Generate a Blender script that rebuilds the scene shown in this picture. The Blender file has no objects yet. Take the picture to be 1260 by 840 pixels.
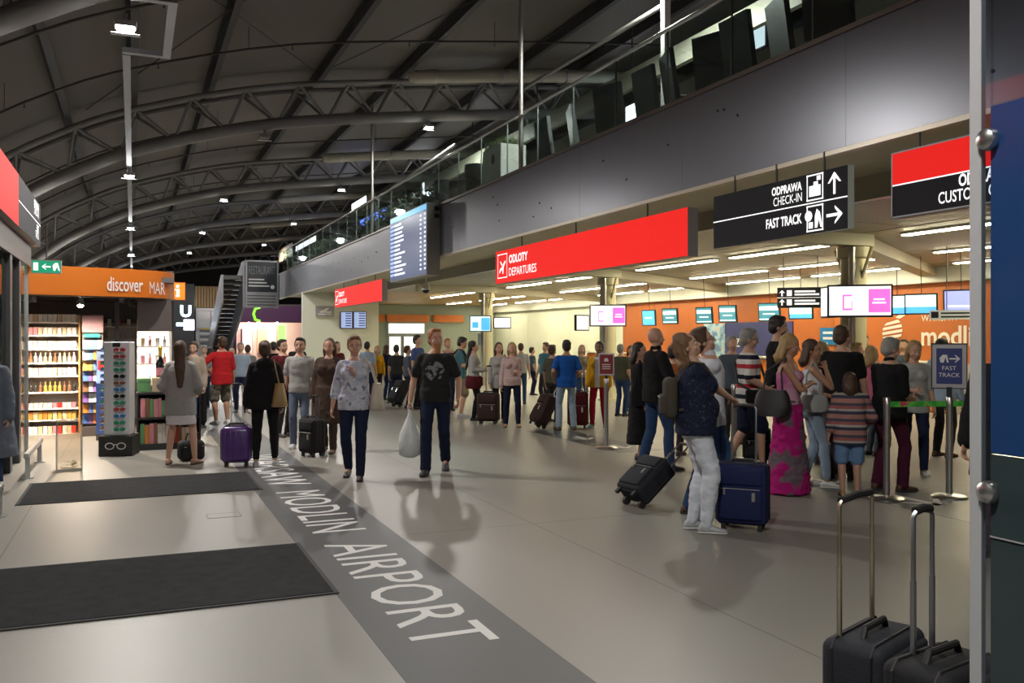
import bpy, bmesh, math, random
import numpy as np
from mathutils import Vector, Matrix, noise

# ---------------------------------------------------------------- camera, world, exposure
SC = bpy.context.scene
CAM_H, FPX, HOR = 1.62, 1100.0, 415.0
A = math.radians(22.96)
SA, CA = math.sin(A), math.cos(A)
cam_d = bpy.data.cameras.new('camera')
cam_d.sensor_width = 36.0
cam_d.lens = FPX / 1260.0 * 36.0
cam_d.shift_y = -(420.0 - HOR) / 1260.0
cam_d.clip_start, cam_d.clip_end = 0.05, 300
cam = bpy.data.objects.new('camera', cam_d)
SC.collection.objects.link(cam)
cam.location = (0, 0, CAM_H)
cam.rotation_euler = (math.pi / 2, 0, -A)
SC.camera = cam
W = bpy.data.worlds.new('night_world'); SC.world = W; W.use_nodes = True
bgn = W.node_tree.nodes['Background']
bgn.inputs[0].default_value = (0.55, 0.6, 0.7, 1); bgn.inputs[1].default_value = 0.06
SC.view_settings.view_transform = 'Standard'; SC.view_settings.look = 'None'
SC.view_settings.gamma = 1.0; SC.view_settings.use_curve_mapping = False
SC.view_settings.exposure = 0.75
SC.cycles.use_denoising = True
SC.cycles.max_bounces = 6; SC.cycles.diffuse_bounces = 3; SC.cycles.glossy_bounces = 3
SC.cycles.transmission_bounces = 6; SC.cycles.transparent_max_bounces = 8
SC.cycles.sample_clamp_indirect = 4.0
SC.cycles.caustics_reflective = False; SC.cycles.caustics_refractive = False
HALL_LAMP_W = 800.0       # watts of each roof floodlight
SHOP_SPOT_W = 220.0       # watts of each lit shop track spot
CHECKIN_EMIT = 34.0       # emission of the linear check-in lamps
COL = SC.collection
random.seed(7)

# ---------------------------------------------------------------- measuring helpers (photo pixel -> metres in the hall)
def pt(px, py, depth):
    lat = (px - 630.0) / FPX * depth
    return Vector((depth * SA + lat * CA, depth * CA - lat * SA, CAM_H + (HOR - py) / FPX * depth))
def G(px, py):
    p = pt(px, py, CAM_H * FPX / (py - HOR)); p.z = 0; return p
def onX(px, py, X):
    return pt(px, py, FPX * X / (CA * (px - 164.0)))
def onY(px, py, Y):
    return pt(px, py, Y / (CA - (px - 630.0) / FPX * SA))
def Yx(px, X): return onX(px, 400, X).y
def Xy(px, Y): return onY(px, 400, Y).x

# ---------------------------------------------------------------- materials
MATS = {}
def mat(name, col=(.5, .5, .5), rough=.5, metal=0.0, var=.06, vscale=6.0, bump=0.0, bscale=60.0,
        emit=0.0, ecol=None, spec=.5, coat=0.0, trans=0.0, alpha=1.0, sheen=0.0, stretch=None):
    if name in MATS: return MATS[name]
    m = bpy.data.materials.new(name); m.use_nodes = True
    nt = m.node_tree; b = nt.nodes['Principled BSDF']
    N = nt.nodes.new; L = nt.links.new
    tc = N('ShaderNodeTexCoord'); src = tc.outputs['Object']
    if stretch:
        mp = N('ShaderNodeMapping'); mp.inputs['Scale'].default_value = stretch
        L(src, mp.inputs[0]); src = mp.outputs[0]
    nz = N('ShaderNodeTexNoise'); nz.inputs['Scale'].default_value = vscale; nz.inputs['Detail'].default_value = 4
    L(src, nz.inputs['Vector'])
    mx = N('ShaderNodeMixRGB')
    mx.inputs[1].default_value = tuple(max(0, c * (1 - var)) for c in col) + (1,)
    mx.inputs[2].default_value = tuple(min(1, c * (1 + var)) for c in col) + (1,)
    L(nz.outputs['Fac'], mx.inputs[0]); L(mx.outputs[0], b.inputs['Base Color'])
    b.inputs['Roughness'].default_value = rough; b.inputs['Metallic'].default_value = metal
    b.inputs['Specular IOR Level'].default_value = spec
    b.inputs['Coat Weight'].default_value = coat; b.inputs['Coat Roughness'].default_value = .15
    b.inputs['Transmission Weight'].default_value = trans; b.inputs['Alpha'].default_value = alpha
    b.inputs['Sheen Weight'].default_value = sheen
    if bump:
        n2 = N('ShaderNodeTexNoise'); n2.inputs['Scale'].default_value = bscale; n2.inputs['Detail'].default_value = 3
        L(src, n2.inputs['Vector'])
        bp = N('ShaderNodeBump'); bp.inputs['Strength'].default_value = bump; bp.inputs['Distance'].default_value = .01
        L(n2.outputs['Fac'], bp.inputs['Height']); L(bp.outputs[0], b.inputs['Normal'])
    if emit:
        b.inputs['Emission Color'].default_value = tuple(ecol or col) + (1,)
        b.inputs['Emission Strength'].default_value = emit
    MATS[name] = m
    return m
def fabric(name, col, **k):
    k.setdefault('rough', .9); k.setdefault('bump', .25); k.setdefault('bscale', 90); k.setdefault('spec', .2); k.setdefault('var', .12)
    return mat('fabric_' + name, col, **k)
def stripes(name, cols, period=.2, axis=2, rough=.9, warp=0.0):
    """Horizontal stripes knitted into a cloth; cols = [(start 0..1, colour), ...]"""
    if name in MATS: return MATS[name]
    m = bpy.data.materials.new(name); m.use_nodes = True
    nt = m.node_tree; b = nt.nodes['Principled BSDF']; N = nt.nodes.new; L = nt.links.new
    tc = N('ShaderNodeTexCoord'); sp = N('ShaderNodeSeparateXYZ'); L(tc.outputs['Object'], sp.inputs[0])
    src = sp.outputs[axis]
    if warp:
        nz = N('ShaderNodeTexNoise'); nz.inputs['Scale'].default_value = 7; L(tc.outputs['Object'], nz.inputs['Vector'])
        ma = N('ShaderNodeMath'); ma.operation = 'MULTIPLY_ADD'; ma.inputs[1].default_value = warp
        L(nz.outputs['Fac'], ma.inputs[0]); L(src, ma.inputs[2]); src = ma.outputs[0]
    d = N('ShaderNodeMath'); d.operation = 'DIVIDE'; d.inputs[1].default_value = period; L(src, d.inputs[0])
    f = N('ShaderNodeMath'); f.operation = 'FRACT'; L(d.outputs[0], f.inputs[0])
    r = N('ShaderNodeValToRGB'); r.color_ramp.interpolation = 'CONSTANT'
    el = r.color_ramp.elements
    while len(el) < len(cols): el.new(.5)
    for e, (p, c) in zip(el, cols): e.position = p
    for e, (p, c) in zip(el, cols): e.color = tuple(c) + (1,)
    L(f.outputs[0], r.inputs[0]); L(r.outputs[0], b.inputs['Base Color'])
    b.inputs['Roughness'].default_value = rough; b.inputs['Specular IOR Level'].default_value = .2
    MATS[name] = m; return m
def blotch(name, c1, c2, scale=18, th=.5, c3=None, rough=.9, soft=.08):
    """Printed cloth: blotches of one colour on another"""
    if name in MATS: return MATS[name]
    m = bpy.data.materials.new(name); m.use_nodes = True
    nt = m.node_tree; b = nt.nodes['Principled BSDF']; N = nt.nodes.new; L = nt.links.new
    tc = N('ShaderNodeTexCoord'); nz = N('ShaderNodeTexNoise'); nz.inputs['Scale'].default_value = scale
    nz.inputs['Detail'].default_value = 2; L(tc.outputs['Object'], nz.inputs['Vector'])
    r = N('ShaderNodeValToRGB'); el = r.color_ramp.elements
    el[0].position = th - soft; el[0].color = tuple(c1) + (1,); el[1].position = th + soft; el[1].color = tuple(c2) + (1,)
    if c3: e = el.new(min(.95, th + .14)); e.color = tuple(c3) + (1,)
    L(nz.outputs['Fac'], r.inputs[0]); L(r.outputs[0], b.inputs['Base Color'])
    b.inputs['Roughness'].default_value = rough; b.inputs['Specular IOR Level'].default_value = .2
    MATS[name] = m; return m
def glass(name, tint=(.8, .9, .88), alpha=.12, rough=.02):
    """Thin pane: mostly see-through with a mirror gloss that grows at grazing angles"""
    if name in MATS: return MATS[name]
    m = bpy.data.materials.new(name); m.use_nodes = True
    nt = m.node_tree; N = nt.nodes.new; L = nt.links.new
    out = nt.nodes['Material Output']; nt.nodes.remove(nt.nodes['Principled BSDF'])
    tr = N('ShaderNodeBsdfTransparent'); tr.inputs[0].default_value = tuple(tint) + (1,)
    gl = N('ShaderNodeBsdfGlossy'); gl.inputs['Roughness'].default_value = rough
    gl.inputs[0].default_value = (.9, .95, .95, 1)
    fr = N('ShaderNodeLayerWeight'); fr.inputs[0].default_value = .5            # Schlick-style reflectance, same on both faces
    pw = N('ShaderNodeMath'); pw.operation = 'POWER'; pw.inputs[1].default_value = 5; L(fr.outputs['Facing'], pw.inputs[0])
    mu = N('ShaderNodeMath'); mu.operation = 'MULTIPLY_ADD'; mu.inputs[1].default_value = .8; mu.inputs[2].default_value = .03 + alpha * .15
    L(pw.outputs[0], mu.inputs[0])
    ms = N('ShaderNodeMixShader'); L(mu.outputs[0], ms.inputs[0]); L(tr.outputs[0], ms.inputs[1]); L(gl.outputs[0], ms.inputs[2])
    L(ms.outputs[0], out.inputs[0]); MATS[name] = m; return m

# ---------------------------------------------------------------- mesh helpers
class MB:
    def __init__(s): s.v = []; s.f = []; s.mi = []; s.cur = 0
    def add(s, vs, fs):
        o = len(s.v); s.v.extend(tuple(map(float, q)) for q in vs)
        s.f.extend(tuple(i + o for i in q) for q in fs); s.mi.extend([s.cur] * len(fs)); return s
    def box(s, x0, x1, y0, y1, z0, z1):
        vs = [(x, y, z) for z in (z0, z1) for y in (y0, y1) for x in (x0, x1)]
        return s.add(vs, [(0, 2, 3, 1), (4, 5, 7, 6), (0, 1, 5, 4), (2, 6, 7, 3), (0, 4, 6, 2), (1, 3, 7, 5)])
    def quad(s, a, b, c, d): return s.add([a, b, c, d], [(0, 1, 2, 3)])
    def tube(s, pts, r, seg=8, caps=True):
        pts = [Vector(p) for p in pts]; n = len(pts); vs = []; fs = []
        rs = r if isinstance(r, (list, tuple)) else [r] * n
        up = None
        for i, p in enumerate(pts):
            t = (pts[min(i + 1, n - 1)] - pts[max(i - 1, 0)]).normalized()
            if up is None: up = Vector((0, 0, 1)) if abs(t.z) < .9 else Vector((1, 0, 0))
            u = t.cross(up).normalized(); w = u.cross(t).normalized(); up = w
            for k in range(seg):
                a = 2 * math.pi * k / seg
                vs.append(p + (u * math.cos(a) + w * math.sin(a)) * rs[i])
        for i in range(n - 1):
            for k in range(seg):
                fs.append((i * seg + k, i * seg + (k + 1) % seg, (i + 1) * seg + (k + 1) % seg, (i + 1) * seg + k))
        if caps:
            fs.append(tuple(range(seg - 1, -1, -1))); fs.append(tuple((n - 1) * seg + k for k in range(seg)))
        return s.add(vs, fs)
    def lathe(s, prof, seg=16, c=(0, 0, 0)):
        vs = []; fs = []; n = len(prof)
        for r, z in prof:
            for k in range(seg):
                a = 2 * math.pi * k / seg; vs.append((c[0] + r * math.cos(a), c[1] + r * math.sin(a), c[2] + z))
        for i in range(n - 1):
            for k in range(seg):
                fs.append((i * seg + k, i * seg + (k + 1) % seg, (i + 1) * seg + (k + 1) % seg, (i + 1) * seg + k))
        fs.append(tuple(range(seg - 1, -1, -1))); fs.append(tuple((n - 1) * seg + k for k in range(seg)))
        return s.add(vs, fs)
    def prism(s, poly, axis, a, b):
        """extrude a 2-D polygon along axis 'x','y' or 'z' from a to b"""
        n = len(poly)
        def P(p, t): return {'x': (t, p[0], p[1]), 'y': (p[0], t, p[1]), 'z': (p[0], p[1], t)}[axis]
        vs = [P(p, a) for p in poly] + [P(p, b) for p in poly]
        fs = [(i, (i + 1) % n, n + (i + 1) % n, n + i) for i in range(n)] + [tuple(range(n - 1, -1, -1)), tuple(range(n, 2 * n))]
        return s.add(vs, fs)
    def rbox(s, x0, x1, y0, y1, z0, z1, r=.03, seg=3):
        bm = bmesh.new(); bmesh.ops.create_cube(bm, size=1)
        for v in bm.verts:
            v.co = Vector(((x0 + x1) / 2 + v.co.x * (x1 - x0), (y0 + y1) / 2 + v.co.y * (y1 - y0), (z0 + z1) / 2 + v.co.z * (z1 - z0)))
        bmesh.ops.bevel(bm, geom=bm.edges[:], offset=r, segments=seg, profile=.5, affect='EDGES')
        bm.verts.index_update()
        s.add([v.co for v in bm.verts], [[v.index for v in f.verts] for f in bm.faces]); bm.free(); return s
    def ell(s, c, r, seg=12, rings=8, M=None):
        vs = []; fs = []
        for i in range(rings + 1):
            ph = math.pi * i / rings
            for k in range(seg):
                th = 2 * math.pi * k / seg
                q = Vector((r[0] * math.sin(ph) * math.cos(th), r[1] * math.sin(ph) * math.sin(th), r[2] * math.cos(ph)))
                if M is not None: q = M @ q
                vs.append(q + Vector(c))
        for i in range(rings):
            for k in range(seg):
                fs.append(((i + 1) * seg + k, (i + 1) * seg + (k + 1) % seg, i * seg + (k + 1) % seg, i * seg + k))
        return s.add(vs, fs)
    def mesh(s, name):
        me = bpy.data.meshes.new(name); me.from_pydata(s.v, [], s.f); me.validate(clean_customdata=False); return me
    def build(s, name, m, parent=None, smooth=False, loc=None, rot=None):
        me = s.mesh(name)
        for q in (m if isinstance(m, (list, tuple)) else [m]): me.materials.append(q)
        if isinstance(m, (list, tuple)) and len(me.polygons) == len(s.mi): me.polygons.foreach_set('material_index', s.mi)
        if smooth: smooth_mesh(me, smooth if isinstance(smooth, (int, float)) and not isinstance(smooth, bool) else 40)
        return link(name, me, parent, loc, rot)
def smooth_mesh(me, ang=40):
    try: me.set_sharp_from_angle(angle=math.radians(ang))
    except Exception: pass
    me.polygons.foreach_set('use_smooth', [True] * len(me.polygons))
def link(name, me, parent=None, loc=None, rot=None):
    o = bpy.data.objects.new(name, me); COL.objects.link(o)
    if parent is not None: o.parent = parent
    if loc is not None: o.location = loc
    if rot is not None: o.rotation_euler = rot
    return o
def tag(o, label=None, cat=None, group=None, kind=None):
    if label: o['label'] = label
    if cat: o['category'] = cat
    if group: o['group'] = group
    if kind: o['kind'] = kind
    return o
def thing(name, label, cat, loc=(0, 0, 0), rz=0.0, group=None):
    o = bpy.data.objects.new(name, None); COL.objects.link(o)
    o.empty_display_size = .1; o.location = loc; o.rotation_euler = (0, 0, rz)
    return tag(o, label, cat, group)
def struct(name, label=None):
    o = bpy.data.objects.new(name, None); COL.objects.link(o); return tag(o, label, None, None, 'structure')
def copy_tree(o, parent=None, loc=None, rot=None, label=None):
    c = o.copy(); COL.objects.link(c); c.parent = parent
    if loc is not None: c.location = loc
    if rot is not None: c.rotation_euler = rot
    if label: c['label'] = label
    for ch in KIDS.get(o.name, []) or [k for k in o.children]: copy_tree(ch, c)
    return c
KIDS = {}
AX_MX = Matrix(((0, 0, -1), (-1, 0, 0), (0, 1, 0)))     # text on a face that looks toward -X
AX_MY = Matrix(((1, 0, 0), (0, 0, -1), (0, 1, 0)))      # text on a face that looks toward -Y
AX_FL = Matrix(((0, 1, 0), (-1, 0, 0), (0, 0, 1)))      # text on the floor, read from the -X side
def text(body, m, origin, axes, w=None, h=None, parent=None, bold=0.0, ext=.002, name='lettering', anchor='l', gap=1.0, font_h=None):
    """Lettering as a thin mesh, fitted to w x h (either may be None), lower corner at origin."""
    cu = bpy.data.curves.new('t', 'FONT'); cu.body = body; cu.size = 1; cu.offset = bold; cu.extrude = 0; cu.space_character = gap
    cu.resolution_u = 3
    to = bpy.data.objects.new('t', cu); me = bpy.data.meshes.new_from_object(to)
    bpy.data.objects.remove(to); bpy.data.curves.remove(cu)
    n = len(me.vertices); co = np.zeros(n * 3, 'f'); me.vertices.foreach_get('co', co); co = co.reshape(-1, 3)
    mn, mx = co.min(0), co.max(0)
    sx = (w / (mx[0] - mn[0])) if w else None; sy = (h / (mx[1] - mn[1])) if h else None
    sx = sx or sy; sy = sy or sx
    off = {'l': 0, 'r': -(mx[0] - mn[0]) * sx, 'c': -(mx[0] - mn[0]) * sx / 2}[anchor]
    fs = [tuple(p.vertices) for p in me.polygons]
    mb = MB()
    R3 = axes
    vs = [Vector(origin) + R3 @ Vector(((c[0] - mn[0]) * sx + off, (c[1] - mn[1]) * sy, ext)) for c in co]
    mb.add(vs, fs); bpy.data.meshes.remove(me)
    return mb.build(name, m, parent)
def rect_on(axes, origin, x0, x1, y0, y1, m, parent, name, ext=.002):
    q = [Vector(origin) + axes @ Vector((x, y, ext)) for x, y in ((x0, y0), (x1, y0), (x1, y1), (x0, y1))]
    return MB().quad(*q).build(name, m, parent)
def poly_on(axes, origin, polys, m, parent, name, ext=.002):
    mb = MB()
    for p in polys: mb.add([Vector(origin) + axes @ Vector((x, y, ext)) for x, y in p], [tuple(range(len(p)))])
    return mb.build(name, m, parent)
# arrows and pictograms as unit-square polygons
def arrow(cx, cy, s, ang=0, t=.14):
    c, n = math.cos(ang), math.sin(ang)
    def R(p): return [(cx + s * (x * c - y * n), cy + s * (x * n + y * c)) for x, y in p]
    return [R([(-.5, -t / 2), (.44, -t / 2), (.44, t / 2), (-.5, t / 2)]),
            R([(.5, 0), (.5 - .1, .1), (.02, .42 + .1 - .1), (.02, .30), (.3, 0)]), R([(.3, 0), (.02, -.30), (.02, -.42), (.4, -.1), (.5, 0)])]
def frame_poly(x0, x1, y0, y1, t):
    return [[(x0, y0), (x1, y0), (x1, y0 + t), (x0, y0 + t)], [(x0, y1 - t), (x1, y1 - t), (x1, y1), (x0, y1)],
            [(x0, y0), (x0 + t, y0), (x0 + t, y1), (x0, y1)], [(x1 - t, y0), (x1, y0), (x1, y1), (x1 - t, y1)]]
# common materials
M_STEEL = mat('brushed_steel', (.55, .55, .54), .3, 1.0, .05, 20)
M_DKSTEEL = mat('dark_truss_paint', (.075, .072, .070), .5, 0, .15, 4)
M_BLACK = mat('black_plastic', (.012, .012, .013), .6, 0, .2)
M_GREYPAINT = mat('grey_paint', (.30, .30, .31), .45, 0, .05)
M_WHITE = mat('white_paint', (.75, .75, .72), .5, 0, .04)
M_SIGNWHITE = mat('backlit_white_letters', (.85, .85, .85), .5, emit=.55, ecol=(1, 1, 1))
M_PRINTW = mat('white_print_ink', (.72, .72, .72), .6, var=.04)
M_SIGNRED = mat('backlit_red_panel', (.60, .010, .008), .65, spec=.2, var=.03, emit=.36, ecol=(1, .02, .015))
M_SIGNDARK = mat('charcoal_sign_panel', (.014, .014, .019), .65, spec=.2, var=.05)
M_ORANGE = mat('orange_panel', (.62, .17, .02), .5, var=.05, vscale=1.5)
M_CREAM = mat('cream_soffit', (.56, .54, .41), .55, var=.04, vscale=2)
M_GLASS = glass('clear_balustrade_glass', (.80, .88, .86), .10)
# ================================================================ THE SETTING
# ---- floor
def floor_mat():
    m = bpy.data.materials.new('polished_resin_floor'); m.use_nodes = True
    nt = m.node_tree; b = nt.nodes['Principled BSDF']; N = nt.nodes.new; L = nt.links.new
    tc = N('ShaderNodeTexCoord')
    nz = N('ShaderNodeTexNoise'); nz.inputs['Scale'].default_value = .55; nz.inputs['Detail'].default_value = 2; L(tc.outputs['Object'], nz.inputs['Vector'])
    fn = N('ShaderNodeTexNoise'); fn.inputs['Scale'].default_value = 90; L(tc.outputs['Object'], fn.inputs['Vector'])
    r = N('ShaderNodeValToRGB'); r.color_ramp.elements[0].color = (.225, .214, .190, 1); r.color_ramp.elements[1].color = (.262, .250, .224, 1)
    L(nz.outputs['Fac'], r.inputs[0])
    mx = N('ShaderNodeMixRGB'); mx.blend_type = 'MULTIPLY'; mx.inputs[0].default_value = .18
    L(r.outputs[0], mx.inputs[1]); L(fn.outputs['Fac'], mx.inputs[2])
    br = N('ShaderNodeTexBrick'); br.offset = 0; br.inputs['Scale'].default_value = 1; br.inputs['Mortar Size'].default_value = .006
    br.inputs['Brick Width'].default_value = 4.1; br.inputs['Row Height'].default_value = 4.1
    br.inputs['Color1'].default_value = br.inputs['Color2'].default_value = (1, 1, 1, 1); br.inputs['Mortar'].default_value = (.5, .5, .5, 1)
    mp = N('ShaderNodeMapping'); mp.inputs['Location'].default_value = (.9, 1.1, 0); L(tc.outputs['Object'], mp.inputs[0]); L(mp.outputs[0], br.inputs['Vector'])
    m2 = N('ShaderNodeMixRGB'); m2.blend_type = 'MULTIPLY'; m2.inputs[0].default_value = 1; L(mx.outputs[0], m2.inputs[1]); L(br.outputs['Color'], m2.inputs[2])
    L(m2.outputs[0], b.inputs['Base Color'])
    rr = N('ShaderNodeMapRange'); rr.inputs[3].default_value = .38; rr.inputs[4].default_value = .46; L(nz.outputs['Fac'], rr.inputs[0]); L(rr.outputs[0], b.inputs['Roughness'])
    b.inputs['Specular IOR Level'].default_value = .38
    bp = N('ShaderNodeBump'); bp.inputs['Strength'].default_value = .04; L(fn.outputs['Fac'], bp.inputs['Height']); L(bp.outputs[0], b.inputs['Normal'])
    return m
tag(MB().box(-10, 22, -16, 98, -.12, 0).build('floor', floor_mat()), kind='structure')

# ---- dark floor stripe with the airport name
M_STRIPE = mat('grey_floor_paint', (.075, .077, .080), .5, spec=.3, var=.10, vscale=1.2)
M_FLOORWHITE = mat('white_floor_paint', (.66, .66, .65), .6, spec=.3, var=.05)
st = MB().box(1.18, 2.0, -6, 60, .0005, .002).build('floor_stripe', M_STRIPE)
tag(st, 'dark grey painted floor stripe with white airport lettering', 'floor marking')
y_end = G(560, 789).y; y_start = y_end + 14.6
def ftext(s, ya, yb):
    text(s, M_FLOORWHITE, (1.36, ya, .002), AX_FL, w=ya - yb, h=.46, parent=st, ext=.0012, gap=1.02)
yA = onY(0, 0, 1).y
# word extents read from the photo along the stripe
def Ys(px, py): return G(px, py).y
ftext('AIRPORT', Ys(397, 671), Ys(560, 792) - .02)
ftext('MODLIN', Ys(343, 606) + .0, Ys(393, 656))
ftext('WARSAW', Ys(322, 580) + 1.6, Ys(338, 600) + .1)

# ---- entrance mats
M_MAT = mat('charcoal_ribbed_mat', (.030, .031, .034), .95, var=.45, vscale=9, bump=.6, bscale=160, spec=.15)
M_MATEDGE = mat('mat_rubber_edge', (.025, .025, .027), .8)
for (a, b_, c, d, lab) in [
    ((-1.05, 1.27), 0, G(22, 622).y, G(28, 596).y, 'narrow charcoal entrance mat running toward the shop end of the hall'),
    ((-2.6, 1.20), 0, G(428, 729).y, G(388, 667).y, 'wide charcoal entrance mat beside the word AIRPORT on the floor')]:
    x0, x1 = a
    y0, y1 = c, d
    t = thing('entrance_mat', lab, 'mat', ((x0 + x1) / 2, (y0 + y1) / 2, 0), 0, 'entrance mats')
    w, h = (x1 - x0) / 2, (y1 - y0) / 2
    MB().box(-w + .03, w - .03, -h + .03, h - .03, .002, .012).build('pile', M_MAT, t)
    e = MB()
    for q in ((-w, w, -h, -h + .03), (-w, w, h - .03, h), (-w, -w + .03, -h + .03, h - .03), (w - .03, w, -h + .03, h - .03)): e.box(*q, .002, .009)
    e.build('rubber_edge', M_MATEDGE, t)

# ---- floor graphic in the queue zone
M_FG = mat('dark_floor_sticker', (.06, .065, .07), .35, var=.15, vscale=3)
fg = MB().box(6.75, 7.6, 3.0, 8.6, .0005, .002).build('floor_sticker', M_FG)
tag(fg, 'dark floor sticker with white arrows under the fast track posts', 'floor marking')
for y in (3.6, 5.2, 6.6, 7.9): poly_on(AX_FL, (7.17, y, .002), arrow(0, 0, .62, 0, .16), M_FLOORWHITE, fg, 'arrow', .001)
fg2 = MB().box(6.3, 7.0, 11.0, 14.2, .0005, .002).build('floor_sticker', M_FG)
tag(fg2, 'dark floor sticker by the burgundy sign post', 'floor marking')
for y in (11.6, 12.8): poly_on(AX_FL, (6.65, y, .002), arrow(0, 0, .5, 0, .16), M_FLOORWHITE, fg2, 'arrow', .001)

# ---- roof: curved steel vault
CURVE = [(-6.4, .4), (-5.6, 1.9), (-4.6, 3.35), (-3.6, 4.4), (-2.3, 5.42), (-1.0, 6.15), (0, 6.60), (1.8, 7.18), (3.7, 7.66), (5.6, 7.97), (7.5, 8.22), (10.2, 8.55), (13, 8.85), (16, 9.1), (19, 9.2), (21.5, 9.2)]
def zc(x):
    for (a, za), (b, zb) in zip(CURVE, CURVE[1:]):
        if a <= x <= b: return za + (zb - za) * (x - a) / (b - a)
    return CURVE[-1][1] if x > 0 else CURVE[0][1]
def smooth_curve(n=64):
    pts = [Vector((x, 0, z)) for x, z in CURVE]; out = []
    for i in range(len(pts) - 1):
        p0, p1, p2, p3 = pts[max(i - 1, 0)], pts[i], pts[i + 1], pts[min(i + 2, len(pts) - 1)]
        for k in range(4):
            t = k / 4.0
            out.append(.5 * ((2 * p1) + (p2 - p0) * t + (2 * p0 - 5 * p1 + 4 * p2 - p3) * t * t + (3 * p1 - p0 - 3 * p2 + p3) * t ** 3))
    out.append(pts[-1]); return out
SCV = smooth_curve()
def offs(d):
    o = []
    for i, p in enumerate(SCV):
        t = (SCV[min(i + 1, len(SCV) - 1)] - SCV[max(i - 1, 0)]).normalized()
        o.append(p + Vector((-t.z, 0, t.x)) * d)
    return o
OUT = offs(1.45); UPP = offs(.95)
TRY = [1.3 + 12.3 * k for k in range(8)]
M_ROOF = mat('grey_roof_sheeting', (.175, .158, .135), .6, var=.12, vscale=1.2, bump=.5, bscale=6, stretch=(1, .05, 1))
ceil = struct('ceiling')
PX = [-5.2, -3.4, -1.6, -.1, 1.8, 4.8, 7.6, 10.4, 13.2, 16.4, 20.0]
def seg_idx(x): return min(range(len(OUT)), key=lambda i: abs(OUT[i].x - x))
cuts = [0] + [seg_idx(x) for x in PX[1:-1]] + [len(OUT) - 1]
bays = [-16.0, -11.0] + TRY + [98.0]
for j in range(len(bays) - 1):
    for a, b in zip(cuts, cuts[1:]):
        mb = MB(); n = b - a + 1
        vs = []
        for y in (bays[j] + .03, bays[j + 1] - .03):
            for i in range(a, b + 1):
                vs.append((OUT[i].x, y, OUT[i].z))
        for y in (bays[j] + .03, bays[j + 1] - .03):
            for i in range(a, b + 1):
                q = OUT[i] + (OUT[i] - UPP[i]).normalized() * .08; vs.append((q.x, y, q.z))
        fs = [(i, i + 1, n + i + 1, n + i) for i in range(n - 1)] + [(2 * n + i, 3 * n + i, 3 * n + i + 1, 2 * n + i + 1) for i in range(n - 1)]
        mb.add(vs, fs).build('roof_panel', M_ROOF, ceil, smooth=60)
# purlins (I-beams along the hall)
M_PURLIN = mat('dark_purlin_paint', (.045, .043, .042), .55, var=.15)
def poly_at(x, d):
    arr = offs(d); i = min(range(len(arr)), key=lambda k: abs(arr[k].x - x)); return arr[i]
for x in PX[1:-1]:
    i = seg_idx(x); p = OUT[i]; nrm = (OUT[i] - UPP[i]).normalized(); tn = Vector((nrm.z, 0, -nrm.x)); mb = MB()
    for u0, u1, v0, v1 in ((-.08, .08, -.06, -.03), (-.012, .012, -.30, -.06), (-.08, .08, -.33, -.30)):
        c = [p + tn * u + nrm * v for u, v in ((u0, v0), (u1, v0), (u1, v1), (u0, v1))]
        mb.prism([(q.x, q.z) for q in c], 'y', -15.9, 97.5)
    mb.build('purlin', M_PURLIN, ceil)
# trusses
M_TRUSS = mat('grey_truss_paint', (.27, .265, .26), .42, var=.1, vscale=3)
def make_truss():
    t = thing('roof_truss', 'curved tubular steel truss with zigzag bars under the roof vault', 'truss', (0, 0, 0), 0, 'roof trusses')
    MB().tube([(p.x, 0, p.z) for p in SCV], .17, 12).build('lower_chord', M_TRUSS, t, smooth=50)
    for sy in (-.42, .42): MB().tube([(p.x, sy, p.z) for p in UPP], .075, 8).build('upper_chord', M_TRUSS, t, smooth=50)
    # evenly spaced nodes
    L = [0]
    for a, b in zip(SCV, SCV[1:]): L.append(L[-1] + (b - a).length)
    def at(arr, s):
        for i in range(len(L) - 1):
            if L[i] <= s <= L[i + 1]:
                f = (s - L[i]) / (L[i + 1] - L[i]); return arr[i].lerp(arr[i + 1], f)
        return arr[-1]
    step = 1.42; s = .3; k = 0
    while s + step <= L[-1]:
        a, m, b = at(SCV, s), at(UPP, s + step / 2), at(SCV, s + step)
        for sy in (-.42, .42):
            MB().tube([(a.x, 0, a.z), (m.x, sy, m.z)], .045, 6).build('web_bar', M_TRUSS, t, smooth=50)
            MB().tube([(m.x, sy, m.z), (b.x, 0, b.z)], .045, 6).build('web_bar', M_TRUSS, t, smooth=50)
        MB().tube([(m.x, -.42, m.z), (m.x, .42, m.z)], .035, 6).build('cross_bar', M_TRUSS, t, smooth=50)
        s += step; k += 1
    return t
tr0 = make_truss(); tr0.location.y = TRY[1]
tr0['label'] = 'curved tubular roof truss crossing above the check-in sign'
for y, lb in zip(TRY[0:1] + TRY[2:], ['behind the fast track posts overhead', 'above the blue flight board', 'in front of the pale green end wall', 'above the pale lift shaft', 'above the dark kiosk with the glowing letter', 'above the timber slatted block', 'closest to the dark far wall']):
    copy_tree(tr0, loc=(0, y, 0), label='curved tubular roof truss ' + lb)
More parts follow.
